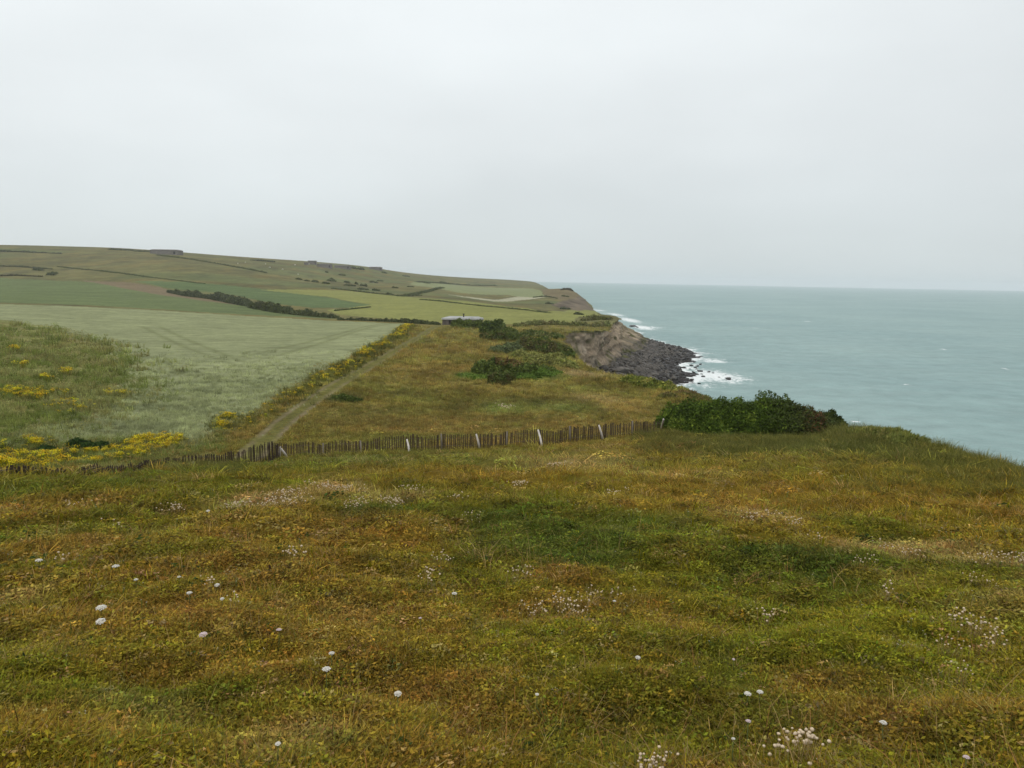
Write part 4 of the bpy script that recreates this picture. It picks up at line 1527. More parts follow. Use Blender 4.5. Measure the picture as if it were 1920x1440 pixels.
def blob_px(px, foot_y, w, h, d=None, depth=None):
    """a blob standing on the ground at a pixel, w x h pixels large there"""
    x, y = hit(px, foot_y)
    r = math.hypot(x, y)
    z = float(ground(np.array([x]), np.array([y]), False)[0])
    rx = w * r / F / 2
    rz = h * r / F
    return (x, y + (depth or rx) * .6, z - .05 * rz, rx, depth or rx * .9, rz)


def bush(name, label, cat, blobs, n, leaf, col_fn, seed, group=None, **kw):
    b0 = np.asarray(blobs, float)
    org = b0[:, :3].mean(0)
    org[2] = b0[:, 2].min()
    root = link(name, None, None, org, label, cat, group)
    loc = b0.copy()
    loc[:, :3] -= org

    def cf(c, rg):
        return col_fn(c + org, rg)
    link('foliage', foliage_mesh('foliage', loc, n, leaf, cf, seed, **kw), root)
    return root


def mixcol(*cols, scale=1.2, seed=1):
    cols = np.array(cols)

    def f_(c, rg):
        t = (fbm3(c[:, 0] / scale, c[:, 1] / scale, c[:, 2] / scale, seed, 2) + 1) / 2 * len(cols) + rg.normal(0, .35, len(c))
        return cols[np.clip(t.astype(int), 0, len(cols) - 1)]
    return f_


# the big bush at the end of the fence
bb = [blob_px(*p) for p in ((1262, 806, 60, 44), (1300, 812, 90, 58), (1350, 818, 100, 66), (1400, 820, 100, 70), (1440, 818, 90, 74), (1480, 818, 90, 66), (1515, 818, 76, 52), (1545, 812, 60, 34))]


def big_col(c, rg):
    # patchy dark to bright greens, duller olive and a rusty dead side near the cliff
    base = mixcol((.055, .084, .014), (.080, .128, .018), (.150, .205, .028), scale=.9, seed=5)(c, rg)
    x0, x1 = bb[0][0], bb[-1][0]
    t = (c[:, 0] - x0) / (x1 - x0)
    oldg = smooth(.55, .75, t + rg.normal(0, .08, len(c)))[:, None]
    base = base * (1 - oldg) + np.array([.066, .086, .024]) * oldg
    rust = (np.exp(-((t - .90) / .09) ** 2) * (rg.uniform(size=len(c)) < .4))[:, None]
    return base * (1 - rust) + np.array([.15, .075, .035]) * rust


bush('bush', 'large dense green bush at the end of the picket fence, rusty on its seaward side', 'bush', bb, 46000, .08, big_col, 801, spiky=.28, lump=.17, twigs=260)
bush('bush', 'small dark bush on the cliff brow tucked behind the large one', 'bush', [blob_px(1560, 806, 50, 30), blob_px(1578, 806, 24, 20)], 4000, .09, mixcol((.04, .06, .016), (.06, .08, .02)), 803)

G_DARK, G_MID, G_BR = (.095, .125, .030), (.130, .170, .040), (.130, .118, .042)
bush('bush', 'wind-bent dark green bush with a rust brown crown on the grassy strip', 'bush',
     [blob_px(*p) for p in ((905, 704, 44, 26), (930, 708, 50, 36), (960, 708, 52, 32), (990, 706, 50, 24), (1020, 702, 44, 14))], 12000, .16,
     lambda c, rg: np.where(((c[:, 2] - 34 + 12.4) / 2.4 + rg.normal(0, .12, len(c)) > .70)[:, None] & (c[:, 0] > -2.2)[:, None], np.array([.17, .115, .045]), mixcol(G_DARK, G_MID, scale=2)(c, rg)), 811)
bush('bush', 'low brown bush in front of the rust-crowned one', 'bush', [blob_px(935, 722, 42, 22), blob_px(952, 716, 30, 20)], 3000, .14, mixcol(G_BR, (.10, .09, .03), G_DARK), 813)
bush('bush', 'bright green low bush at the foot of the rust-crowned one', 'bush', [blob_px(985, 714, 44, 14), blob_px(1015, 709, 50, 16), blob_px(1040, 703, 30, 10)], 4000, .13, mixcol((.095, .155, .028), (.12, .19, .032)), 815)
bush('bush', 'flat pale green herb patch left of the rust-crowned bush', 'bush', [blob_px(875, 710, 44, 8), blob_px(900, 713, 40, 9)], 2000, .12, mixcol((.12, .20, .03), (.15, .22, .04)), 817)
bush('bush', 'yellow green hummock bush between the two dark bush groups', 'bush', [blob_px(975, 672, 40, 14), blob_px(1005, 682, 60, 20), blob_px(1040, 686, 60, 20), blob_px(1065, 690, 40, 12)], 6000, .2, mixcol((.22, .25, .06), (.30, .30, .09), (.16, .17, .05), scale=2), 819)
bush('bush', 'dark bush sloping to the cliff edge below the bare rock face', 'bush', [blob_px(992, 660, 50, 26), blob_px(1018, 664, 56, 28), blob_px(1045, 668, 50, 24), blob_px(1062, 670, 34, 16)], 9000, .24, mixcol(G_DARK, (.11, .15, .035), G_BR, scale=3), 821)
bush('bush', 'spreading grey green shrub beside the dark sloping bush', 'bush', [blob_px(935, 661, 40, 12), blob_px(960, 659, 40, 16), blob_px(980, 656, 30, 18)], 4000, .24, mixcol((.12, .15, .06), (.16, .19, .085), scale=2), 823)
bush('bush', 'rounded dark bush with tall crown, nearest the concrete bunker', 'bush', [blob_px(915, 627, 34, 26), blob_px(932, 622, 36, 22)], 3500, .3, mixcol(G_DARK, (.055, .085, .02)), 825)
bush('bush', 'brown green round bush below the tall-crowned one', 'bush', [blob_px(920, 637, 40, 15), blob_px(938, 639, 30, 17)], 2500, .28, mixcol(G_BR, G_DARK, (.08, .08, .025)), 827)
bush('bush', 'round olive bush in the row leading towards the cliff', 'bush', [blob_px(957, 638, 26, 14)], 1500, .28, mixcol(G_DARK, G_MID), 829)
bush('bush', 'long low bush running down from the round ones to the cliff', 'bush', [blob_px(950, 630, 50, 16), blob_px(975, 638, 34, 14), blob_px(1000, 634, 60, 14), blob_px(1035, 636, 44, 12)], 5000, .3, mixcol((.13, .155, .045), G_DARK, (.18, .175, .06), scale=3), 831)
bush('bush', 'clipped-looking green bush hiding the front of the concrete bunker', 'bush', [blob_px(858, 613, 26, 14), blob_px(875, 615, 30, 14), blob_px(895, 615, 28, 13)], 3500, .34, mixcol(G_DARK, G_MID), 833)
bush('bush', 'yellowish gorse hummock on the cliff brow above the surf', 'bush', [blob_px(1190, 722, 50, 16), blob_px(1215, 728, 50, 18), blob_px(1245, 732, 44, 16), blob_px(1270, 736, 44, 10)], 7000, .16, mixcol((.27, .27, .05), (.15, .18, .035), (.34, .31, .08), scale=1.5), 835)
bush('bush', 'brownish scrub sloping down to the brow behind the large bush', 'bush', [blob_px(1290, 744, 46, 10), blob_px(1315, 750, 40, 8), blob_px(1255, 748, 40, 10)], 3500, .14, mixcol((.20, .145, .06), (.15, .15, .04)), 837)
bush('bush', 'low yellow green grassy hummock on the brow just past the large bush', 'bush', [blob_px(1640, 824, 70, 15), blob_px(1680, 830, 80, 20), blob_px(1716, 838, 60, 16)], 9000, .10, mixcol((.23, .23, .055), (.15, .17, .04), (.28, .25, .08), scale=1), 838, spiky=.6)
bush('bush', 'small dark shrub on the grass right of the path', 'bush', [blob_px(640, 752, 42, 10), blob_px(665, 754, 26, 7)], 2000, .11, mixcol(G_DARK, (.055, .08, .018)), 839)
bush('bush', 'dark leafy clump low in the yellow flowers by the fence', 'bush', [blob_px(140, 842, 40, 16), blob_px(175, 846, 40, 14), blob_px(80, 850, 30, 12)], 2600, .09, mixcol((.03, .055, .014), (.045, .08, .02)), 841)


def hedge(name, label, line_px, h_px, n, leaf, col_fn, seed, cat='hedge', group=None, step=None, var=.35, wfac=1.0):
    """a ragged run of bushes along a line on the ground"""
    ln = hits(line_px)
    L = np.concatenate([[0], np.cumsum(np.hypot(*np.diff(ln, axis=0).T))])
    rg = np.random.default_rng(seed)
    h_px = np.asarray(np.atleast_1d(h_px), float) * (.62 if np.mean(h_px) < 5.2 else .9)
    if np.mean(h_px) < 3.3:
        leaf *= .7
    hp = np.interp(np.arange(100) / 99, np.linspace(0, 1, len(np.atleast_1d(h_px))), np.atleast_1d(h_px))
    r0 = np.hypot(*ln.mean(0))
    h0 = hp.mean() * r0 / F
    step = step or h0 * .8
    nb = int(min(max(L[-1] / step, 2), 60))
    blobs = []
    for i in range(nb):
        t = (i + rg.uniform(.2, .8)) / nb
        x, y = np.interp(t * L[-1], L, ln[:, 0]), np.interp(t * L[-1], L, ln[:, 1])
        r = math.hypot(x, y)
        h = hp[int(t * 99)] * r / F * rg.uniform(1 - var, 1 + var)
        w = max(L[-1] / nb * .75, h * .6) * rg.uniform(.8, 1.2)
        z = float(ground(np.array([x]), np.array([y]), False)[0])
        blobs.append((x, y, z - .1 * h, w, max(h * .7, w * .35) * wfac, h))
    return bush(name, label, cat, blobs, n, leaf, col_fn, seed, group, lump=.14)


HC = mixcol((.065, .080, .032), (.095, .115, .044), (.085, .090, .038), scale=5)  # greens lifted a little, some distance haze is in the colour
HL = mixcol((.075, .090, .045), (.095, .110, .055), (.065, .075, .035), scale=6)
hedge('hedge', 'grey green bushy hedge climbing the slope beyond the barley', [(316, 548), (350, 555), (400, 561), (440, 569), (470, 575)], (5, 12, 14, 14), 9000, .45, HL, 851)
hedge('hedge', 'dense dark hedge at the far corner of the barley field', [(470, 577), (520, 586), (570, 592), (632, 597)], (15, 15, 10), 9000, .4, HC, 853)
hedge('hedge', 'low dark hedge running to the concrete bunker', [(632, 600), (700, 602), (760, 605), (822, 609)], (5, 7, 9, 5), 7000, .3, HC, 855)
hedge('hedge', 'thin hedge branching into the pale green field', [(628, 583), (660, 580), (695, 576)], (4, 4, 3), 1600, .35, HC, 857)
hedge('hedge', 'thin dark hedge line down the upper hillside', [(296, 479), (360, 487), (430, 499), (500, 512)], (4, 3, 4), 3000, .8, HC, 859)
hedge('hedge', 'dark hedge along the foot of the scrubby hillside', [(620, 541), (680, 548), (760, 556), (790, 554)], (3, 4, 3), 3000, .6, HC, 861)
hedge('hedge', 'short dark hedge rising to the grey fields', [(752, 556), (790, 549), (828, 540)], (5, 4, 3), 2400, .7, HC, 863)
hedge('hedge', 'long low hedge dividing the pale green field from the brown slope', [(790, 562), (860, 569), (950, 578), (1030, 587)], (2.5, 2.5, 3), 3000, .5, HC, 865)
hedge('hedge', 'low hedge between the two farthest fields', [(780, 529), (850, 533), (930, 536)], (3, 3, 3), 1800, 1.2, HC, 867)
hedge('hedge', 'ragged hedge at the left edge high on the hillside', [(-60, 472), (40, 473), (115, 476)], (4, 5, 3), 2200, .8, HL, 869)
hedge('hedge', 'broken hedge at the left edge halfway up the hillside', [(-60, 499), (30, 500), (98, 505)], (4, 4, 3), 2200, .7, HL, 871)
hedge('hedge', 'brown hedge bank at the left edge above the green field', [(-60, 518), (30, 517), (80, 519)], (4, 4, 3), 2200, .6, mixcol((.085, .075, .035), (.07, .07, .03)), 873)
hedge('hedge', 'thin hedge line falling across the hill towards the plough strip', [(110, 500), (190, 508), (280, 520), (380, 532)], (2.2, 2.2, 2), 2200, .6, HC, 874)
hedge('hedge', 'scrubby bank along the cliff top behind the pale green field', [(965, 612), (1020, 609), (1060, 610), (1110, 613), (1140, 612)], (5, 9, 8, 9), 8000, .42, mixcol((.17, .19, .06), (.20, .215, .075), (.21, .19, .08), scale=6), 875, wfac=1.2)
hedge('hedge', 'grassy scrub hump at the top of the rocky point', [(1090, 602), (1120, 599), (1145, 600)], (6, 8, 6), 4000, .45, mixcol((.16, .17, .055), (.18, .165, .07)), 877, wfac=1.3)
hedge('hedge', 'bushy knoll on top of the second headland', [(1052, 544), (1064, 543), (1074, 546)], (3, 6, 3), 900, 1.0, mixcol((.07, .065, .04), (.085, .075, .045)), 879)
hedge('hedge', 'dark scrub line on the slope of the second headland', [(1000, 558), (1020, 556), (1045, 560)], (2.5, 3.5, 2), 1000, .7, HC, 881)

scrub = [(620, 527, 16, 3), (650, 530, 10, 3), (700, 530, 14, 3.5), (668, 533, 5, 4), (679, 536, 8, 4), (686, 537, 4, 5), (590, 529, 12, 4), (610, 532, 14, 3), (612, 511, 5, 2.5), (640, 516, 12, 2), (622, 524, 6, 2.5), (655, 536, 22, 4), (680, 543, 20, 4),
         (705, 545, 14, 4), (560, 524, 10, 2), (575, 527, 8, 2), (712, 527, 10, 2), (740, 540, 12, 2.5), (770, 538, 12, 2), (800, 531, 12, 2.5), (830, 530, 14, 2.5), (720, 512, 10, 2.5), (760, 518, 14, 2), (100, 513, 12, 3), (70, 507, 18, 3.5), (95, 516, 16, 4), (730, 552, 12, 3), (1060, 556, 14, 2.5), (1085, 590, 16, 4), (1030, 570, 14, 3), (1060, 580, 20, 4)]
for i, (a, b_, w, h) in enumerate(scrub):
    bush('scrub', 'small dark shrub dotting the far grassy hillside', 'shrub', [blob_px(a - w * .2, b_, w * .7, h), blob_px(a + w * .25, b_ + .5, w * .6, h * .8)], 260, .55 if b_ > 535 else .8, HC, 900 + i, 'dark shrubs dotted on the far hillside')

# ------------------------------------------------------------------ picket fences
M_PALE = simple_material('weathered_pale', (.088, .064, .034), .85, .15, .5, 9, .3, (1, 1, .15))
M_PALE_D = simple_material('dark_pale', (.050, .036, .026), .85, .15, .45, 9, .3, (1, 1, .15))
M_POST = simple_material('grey_post', (.20, .17, .135), .85, .15, .3, 8, .3, (1, 1, .2))
M_BRACE = simple_material('bleached_pole', (.56, .51, .46), .8, .2, .22, 7, .3, (1, 1, .2))
M_WIRE = simple_material('rusty_wire', (.12, .09, .07), .6, .4, .2, 10, .1)


def fence(label, foot_px, height_px, spacing, width, mat, posts, braces, seed, jitter=.02):
    ln = hits(foot_px)
    fp = np.asarray(foot_px, float)
    L = np.concatenate([[0], np.cumsum(np.hypot(*np.diff(ln, axis=0).T))])
    rs = np.hypot(ln[:, 0], ln[:, 1])
    hm = np.asarray(height_px) * rs / F
    org = np.array([*ln[0], float(ground(ln[:1, 0], ln[:1, 1])[0])])
    root = link('picket_fence', None, None, org, label, 'fence')
    rg = np.random.default_rng(seed)

    def P_(s):
        x, y = np.interp(s, L, ln[:, 0]), np.interp(s, L, ln[:, 1])
        return np.array([x, y, float(ground(np.array([x]), np.array([y]))[0])]), float(np.interp(s, L, hm))

    def S_(px):
        return float(np.interp(px, fp[:, 0], L)) if fp[0, 0] < fp[-1, 0] else float(np.interp(-px, -fp[:, 0], L))
    cuts = sorted({0.0, L[-1], *[S_(p) for p in posts], *[S_(b_[0]) for b_ in braces]})
    cuts = [c for i, c in enumerate(cuts) if i == 0 or c - cuts[i - 1] > .4]
    for a, b_ in zip(cuts[:-1], cuts[1:]):
        mb = MB()
        s = a + spacing * .5
        while s < b_:
            p, h = P_(s)
            q, _ = P_(min(s + .2, L[-1]))
            ang = math.atan2(q[1] - p[1], q[0] - p[0])
            hh = h * rg.uniform(.90, 1.07)
            w = width * rg.uniform(.7, 1.3)
            mb.box(p - org + (rg.normal(0, .012), rg.normal(0, .02), hh / 2 - .05), (w, .022, hh + .1), ang + rg.normal(0, .25), .85, (rg.normal(0, jitter * 1.3), rg.normal(0, jitter)))
            s += spacing * rg.uniform(.75, 1.3)
        link('pales', mb.mesh('pales', mat), root)
    for k in (.28, .78):
        mb = MB()
        pts = []
        for s in np.linspace(0, L[-1], int(L[-1] / .8) + 2):
            p, h = P_(s)
            pts.append(p - org + (0, -.03, h * k))
        mb.tube(pts, .008, 4)
        link('wire', mb.mesh('wire', M_WIRE), root)
    for p_ in posts:
        p, h = P_(S_(p_))
        mb = MB()
        lx = rg.normal(0, .03)
        mb.tube([p - org + (0, -.07, -.1), p - org + (lx * .5, -.07, h * .55), p - org + (lx, -.07, h * 1.08)], [.062, .056, .046], 7)
        link('post', mb.mesh('post', M_POST, True), root)
    for (ptop, ttop, pfoot, tfoot) in braces:
        x, y = hit(pfoot, tfoot)
        foot = np.array([x, y, float(ground(np.array([x]), np.array([y]))[0]) - .12])
        p, h = P_(S_(ptop))
        w = ray(ptop, ttop)
        yy_ = p[1] - .12
        top = w * (yy_ / w[1]) + np.array([0, 0, CAM_Z])
        mb = MB()
        mb.tube([foot - org, (foot + top) / 2 - org + (.02, 0, .02), top - org], [.075, .068, .055], 7)
        link('brace_pole', mb.mesh('brace_pole', M_BRACE, True), root)
    return root


fence('long brown picket fence with pale slanting brace poles, ending at the large bush',
      [(527, 856), (607, 851), (678, 849), (765, 848), (900, 841), (1015, 835), (1127, 824), (1185, 818), (1242, 812)],
      [27, 25.5, 27, 29, 29, 30, 28, 28, 24], .130, .078, M_PALE, [607, 678, 828, 950, 1068, 1185],
      [(763, 824, 768, 850), (893, 814, 900, 841), (1009, 806, 1017, 837), (1123, 797, 1131, 824), (1244, 786, 1238, 806)], 1001)
fence('dark picket fence sagging to the left with its foot lost in grass and yellow flowers',
      [(524, 860), (506, 866), (470, 870), (438, 873), (400, 875), (340, 879), (280, 883), (150, 891), (0, 897), (-160, 903)],
      [30, 36, 28, 22, 20, 18, 15, 15, 14, 14], .095, .055, M_PALE_D, [],
      [(525, 838, 523, 858), (527, 841, 540, 858), (362, 866, 359, 878)], 1003, .035)

# ------------------------------------------------------------------ concrete bunkers
M_CONC = simple_material('weathered_concrete', (.100, .086, .074), .9, .1, .4, .9, .3, (1, 1, .18))
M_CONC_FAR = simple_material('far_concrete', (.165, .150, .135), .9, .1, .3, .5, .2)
M_ROOF = simple_material('pale_concrete_roof', (.38, .38, .37), .9, .1, .3, .4, .2)  # concrete set much paler than the walls
M_DARK = simple_material('dark_opening', (.02, .02, .02), .9, .1, .2, 3, .1)
M_PIPE = simple_material('rusty_pipe', (.03, .025, .02), .7, .3, .3, 3, .1)


def near_bunker():
    c = np.array(hit(866, 609))
    r = math.hypot(*c)
    u = r / F
    z = float(ground(c[:1], c[1:])[0])
    root = link('bunker', None, None, (c[0], c[1] + 3, z), 'long low concrete bunker with pale flat roof at the end of the path', 'bunker')
    W_ = 76 * u
    h = 12.0 * u
    wl_ = MB()
    poly = [(-W_ / 2, 0), (-W_ / 2 + 2.2, -1.6), (0.5, -1.2), (W_ / 2 - 3, .6), (W_ / 2, 3), (W_ / 2 - .5, 9), (-W_ / 2 + 1, 8.5)]
    wl_.prism(poly, -1.5, h - .55)
    link('wall', wl_.mesh('wall', M_CONC), root)
    rf = MB()
    p2 = [(-W_ / 2 - .3, -.2), (-W_ / 2 + 2.1, -2.0), (.6, -1.6), (W_ / 2 - 2.8, .3), (W_ / 2 + .3, 2.9), (W_ / 2 - .3, 9.4), (-W_ / 2 + .8, 8.9)]
    rf.prism(p2, h - .55, h - .05)
    link('roof', rf.mesh('roof', M_ROOF), root)
    # roof crown rising slightly so it shows
    cr_ = MB()
    cr_.prism([(a * .93, 3.4 + (b_ - 3.4) * .86) for a, b_ in p2], h - .05, h + .35, .86)
    link('roof_cap', cr_.mesh('roof_cap', M_ROOF), root)
    for (x0, w, d0) in ((-W_ / 2 + 2.6, .5, -1.62), (-W_ / 2 + 3.9, .9, -1.58), (-1.0, .7, -1.30)):
        o = MB()
        o.box((x0 + .2, d0, h * .48), (w, .12, h * .62))
        link('opening', o.mesh('opening', M_DARK), root)
    pp = MB()
    pp.tube([(W_ * .0 + .3, 2, h - .1), (W_ * .0 + .3, 2, h + 1.3)], .22, 8)
    pp.tube([(W_ * .0 + .3, 2, h + 1.3), (W_ * .0 + .3, 2, h + 1.55)], .34, 8)
    link('vent_pipe', pp.mesh('vent_pipe', M_PIPE, True), root)


near_bunker()


def far_bunker(label, px0, px1, top, foot, humps, opening=True):
    cx_ = (px0 + px1) / 2
    x, y = hit(cx_, foot)
    r = math.hypot(x, y)
    u = r / F
    W_ = (px1 - px0) * u
    h = (foot - top) * u
    z = float(ground(np.array([x]), np.array([y]), False)[0])
    root = link('hill_bunker', None, None, (x, y, z), label, 'bunker')
    D = max(W_ * .5, 6)
    m1 = MB()
    m1.prism([(-W_ / 2, 0), (W_ / 2, 0), (W_ / 2 - 1, D), (-W_ / 2 + 1, D)], -2, h * .82, .97)
    link('wall', m1.mesh('wall', M_CONC_FAR), root)
    m2 = MB()
    m2.prism([(-W_ / 2 - .4, -.5), (W_ / 2 + .4, -.5), (W_ / 2 - .6, D + .3), (-W_ / 2 + .6, D + .3)], h * .82, h, humps)
    link('roof', m2.mesh('roof', M_CONC_FAR), root)
    if opening:
        m3 = MB()
        m3.box((W_ * .36, -.03, h * .35), (max(W_ * .07, 1), .2, h * .5))
        link('opening', m3.mesh('opening', M_DARK), root)


far_bunker('wide flat bunker on the skyline above the upper hedge', 283, 332, 468.5, 477, .8)
far_bunker('square blockhouse standing up on the skyline of the hill', 578, 593, 489, 496, .98)
far_bunker('low annexe wall beside the square blockhouse', 570, 578, 492, 496.5, .95, False)
far_bunker('humped bunker just right of the square blockhouse', 594, 621, 494.5, 502, .6)
far_bunker('long bunker in the middle of the skyline row', 627, 656, 497.5, 504, .88)
far_bunker('low half-buried bunker at the seaward end of the skyline row', 692, 716, 500.5, 506, .72)
bush('scrub', 'dark scrub on the skyline left of the wide flat bunker', 'shrub', [blob_px(212, 468.5, 22, 3), blob_px(232, 469.5, 26, 3.2), blob_px(262, 472, 30, 2.4)], 900, .9, HC, 961)
bush('scrub', 'scrubby hump on the skyline past the long bunker', 'shrub', [blob_px(662, 504, 12, 4.5), blob_px(674, 505.5, 16, 4)], 600, .9, HC, 963)
bush('scrub', 'low rounded scrub on the skyline between upper hedge and blockhouse', 'shrub', [blob_px(480, 489, 30, 2.4), blob_px(500, 490.5, 24, 2.4)], 700, .9, HL, 965)

# ------------------------------------------------------------------ grazing animals, tiny on the far hill
M_WOOL = simple_material('wool', (.62, .60, .55), .95, .05, .12, 3, .3)


def sheep_mesh():
    iv, if_ = ico(2)
    mb = MB()
    b_ = iv * np.array([.75, .38, .42])
    b_[:, 2] += .78
    b_ *= 1 + .05 * fbm3(iv[:, 0] * 4, iv[:, 1] * 4, iv[:, 2] * 4, 3, 2)[:, None]
    mb.add(b_, (), if_)
    h_ = iv * np.array([.24, .13, .15])
    h_[:, 0] += .88
    h_[:, 2] += .72 - .25 * (iv[:, 0] > 0)
    mb.add(h_, (), if_)
    for sx_ in (-.45, .45):
        for sy_ in (-.18, .18):
            mb.tube([(sx_, sy_, .6), (sx_, sy_, .3), (sx_ + .02, sy_, 0)], [.10, .06, .05], 5)
    return mb.mesh('sheep', M_WOOL, True)


SHEEP = sheep_mesh()
for i, (a, b_) in enumerate(((460, 493), (498, 496), (506, 502.5), (530, 506), (559, 515.5), (553, 497.5), (580, 495.6), (446, 495))):
    x, y = hit(a, b_)
    o = link('sheep', SHEEP, None, (x, y, float(ground(np.array([x]), np.array([y]), False)[0])), 'tiny white sheep grazing high on the far hillside', 'sheep', 'sheep on the far hillside', None, (0, 0, random.uniform(0, 6.28)))
    o.scale = (1.35,) * 3

# ------------------------------------------------------------------ flowers that can be told apart
M_PETAL = simple_material('white_florets', (.66, .63, .56), .8, .1, .12, 60, .2)
M_PINK = simple_material('pinkish_florets', (.62, .50, .50), .8, .1, .12, 60, .2)
M_STEM = simple_material('green_stem', (.10, .12, .035), .8, .1, .2, 20, .2)
M_DRYHEAD = simple_material('dry_flower_heads', (.60, .48, .34), .9, .05, .22, 30, .2)
M_DRYSTEM = simple_material('dry_stems', (.30, .215, .09), .9, .05, .25, 20, .2)
ICO1 = ico(1)


def carrot(px, py, w_px, label, pink=False, tilt=0.0):
    """a wild carrot: domed head of many florets on a branching stem"""
    x, y = hit(px, py + 6)
    for _ in range(3):
        x, y = hit(px, py + .21 * F / math.hypot(x, y) * .9)
    g = float(ground(np.array([x]), np.array([y]))[0])
    w = ray(px, py)
    top = w * (y / w[1]) + np.array([0, 0, CAM_Z])
    r = math.hypot(x, y)
    R = .5 * w_px * r / F * .92
    head_z = max(top[2] - g, .12)
    root = link('wild_carrot', None, None, (top[0], y, g), label, 'flower')
    hd = MB()
    rg = np.random.default_rng(int(px * 7 + py))
    for i in range(46):
        rad, th = math.sqrt((i + .5) / 46), i * 2.39996
        p = np.array([R * rad * math.cos(th), R * rad * math.sin(th), R * (.42 * (1 - rad ** 2)) + rg.normal(0, R * .05)])
        p[0] += tilt * 0
        hd.add(ICO1[0] * R * rg.uniform(.15, .21) * np.array([1, 1, .7]) + p, (), ICO1[1])
    h = link('flower_head', hd.mesh('flower_head', M_PINK if pink else M_PETAL, True), root, (0, 0, head_z), None, None, None, None, (rg.normal(.12, .1), tilt, 0))
    st = MB()
    st.tube([(rg.normal(0, .03), rg.normal(0, .02), -.03), (0, 0, head_z * .55), (0, 0, head_z - R * .5)], [.004, .0035, .003], 5)
    for i in range(9):
        th = i * .7
        st.tube([(0, 0, head_z - R * .6), (R * .75 * math.cos(th), R * .75 * math.sin(th), head_z + R * .05)], [.0022, .0015], 4)
    link('stem', st.mesh('stem', M_STEM, True), root)


for a in ((190, 1149, 19, 'broad white carrot flower above its twin on the brown turf'), (189, 1169, 17, 'flat white carrot flower just below its broader twin'),
          (217, 1062, 13, 'white carrot flower over the grey green leaves left of centre'), (73, 1051, 12, 'pale flat carrot flower nearest the left edge of the meadow'),
          (255, 1087, 8, 'tiny white carrot flower between the grey green leaves and the dry stalks'), (355, 1112, 11, 'round white carrot flower beside a group of dry stalks'),
          (336, 1090, 7, 'faint small carrot flower above the round white one'), (407, 1102, 10, 'small tilted carrot flower over the dry stalks'),
          (417, 1141, 8, 'small white carrot flower below the dry stalks'), (381, 1196, 16, 'pale pink flat carrot flower on the left of the meadow', True),
          (523, 1181, 11, 'dull pinkish carrot flower on dry grass', True), (622, 1225, 12, 'cream carrot flower just above the big round one'),
          (612, 1255, 18, 'big round white carrot flower, fullest in the meadow'), (746, 1301, 16, 'white carrot flower alone on brown grass near the front'),
          (521, 1395, 12, 'pale carrot flower on a tall stem close to the front edge'), (852, 1113, 11, 'round white carrot flower near the middle of the meadow'),
          (788, 1159, 7, 'small dull carrot flower below the middle of the meadow', True), (1196, 1233, 11, 'cream tilted carrot flower right of the middle'),
          (1007, 1302, 8, 'small grey white carrot flower near the front'), (1402, 1301, 14, 'white carrot flower, left one of a close pair'),
          (1425, 1301, 13, 'white carrot flower, right one of a close pair'), (1403, 1352, 11, 'pinkish white carrot flower beneath the close pair', True),
          (1375, 1385, 8, 'small cream carrot flower left of the big dry thrift tuft'), (1656, 1355, 14, 'tilted white carrot flower alone at the right front'),
          (1375, 1246, 6, 'small pink carrot flower in the green turf', True), (1152, 1127, 7, 'tiny white carrot flower right of the scattered thrift'), (1812, 1420, 12, 'pale pink carrot flower in the front right corner', True),
          (390, 958, 7, 'white carrot flower near the pale thrift drift', False)):
    carrot(*a)


def thrift(px, py, w, n, head_px, label, h=.25, spread=.5):
    """a clump of dry thrift: many thin stalks, each with a papery round head"""
    x, y = hit(px, py)
    for _ in range(3):
        x, y = hit(px, py + h * F / math.hypot(x, y) * .7)
    g = float(ground(np.array([x]), np.array([y]))[0])
    r = math.hypot(x, y)
    R = .5 * w * r / F
    hr = .47 * head_px * r / F
    rg = np.random.default_rng(int(px * 3 + py * 5))
    root = link('dry_thrift', None, None, (x, y, g), label, 'flower', 'dry thrift clumps')
    hd, st = MB(), MB()
    Ry = min(R, .9) if R < 1.2 else R * .7
    n = int(n * .9)
    for i in range(n):
        a_, b_ = np.clip(rg.normal(0, .48, 2), -1.1, 1.1)
        p = np.array([R * a_, Ry * spread * 2 * b_])
        gg = float(ground(np.array([x + p[0]]), np.array([y + p[1]]))[0]) - g
        hh = h * rg.uniform(.6, 1.1) + hr
        t = np.array([p[0] + rg.normal(0, .03) + .02, p[1] + rg.normal(0, .03), gg + hh])
        s = hr * rg.uniform(.65, 1.15)
        hd.add(ICO1[0] * s * np.array([1, 1, .85]) * (1 + .12 * rg.normal(size=(len(ICO1[0]), 1))) + t, (), ICO1[1])
        sw = max(.0016, .10 * hr)
        st.tube([(p[0], p[1], gg - .02), (p[0] * .5 + t[0] * .5, p[1] * .5 + t[1] * .5, gg + hh * .55), t], [sw, sw * .9, sw * .8], 3)
    link('blossoms', hd.mesh('blossoms', M_DRYHEAD, True), root)
    link('stalks', st.mesh('stalks', M_DRYSTEM, True), root)


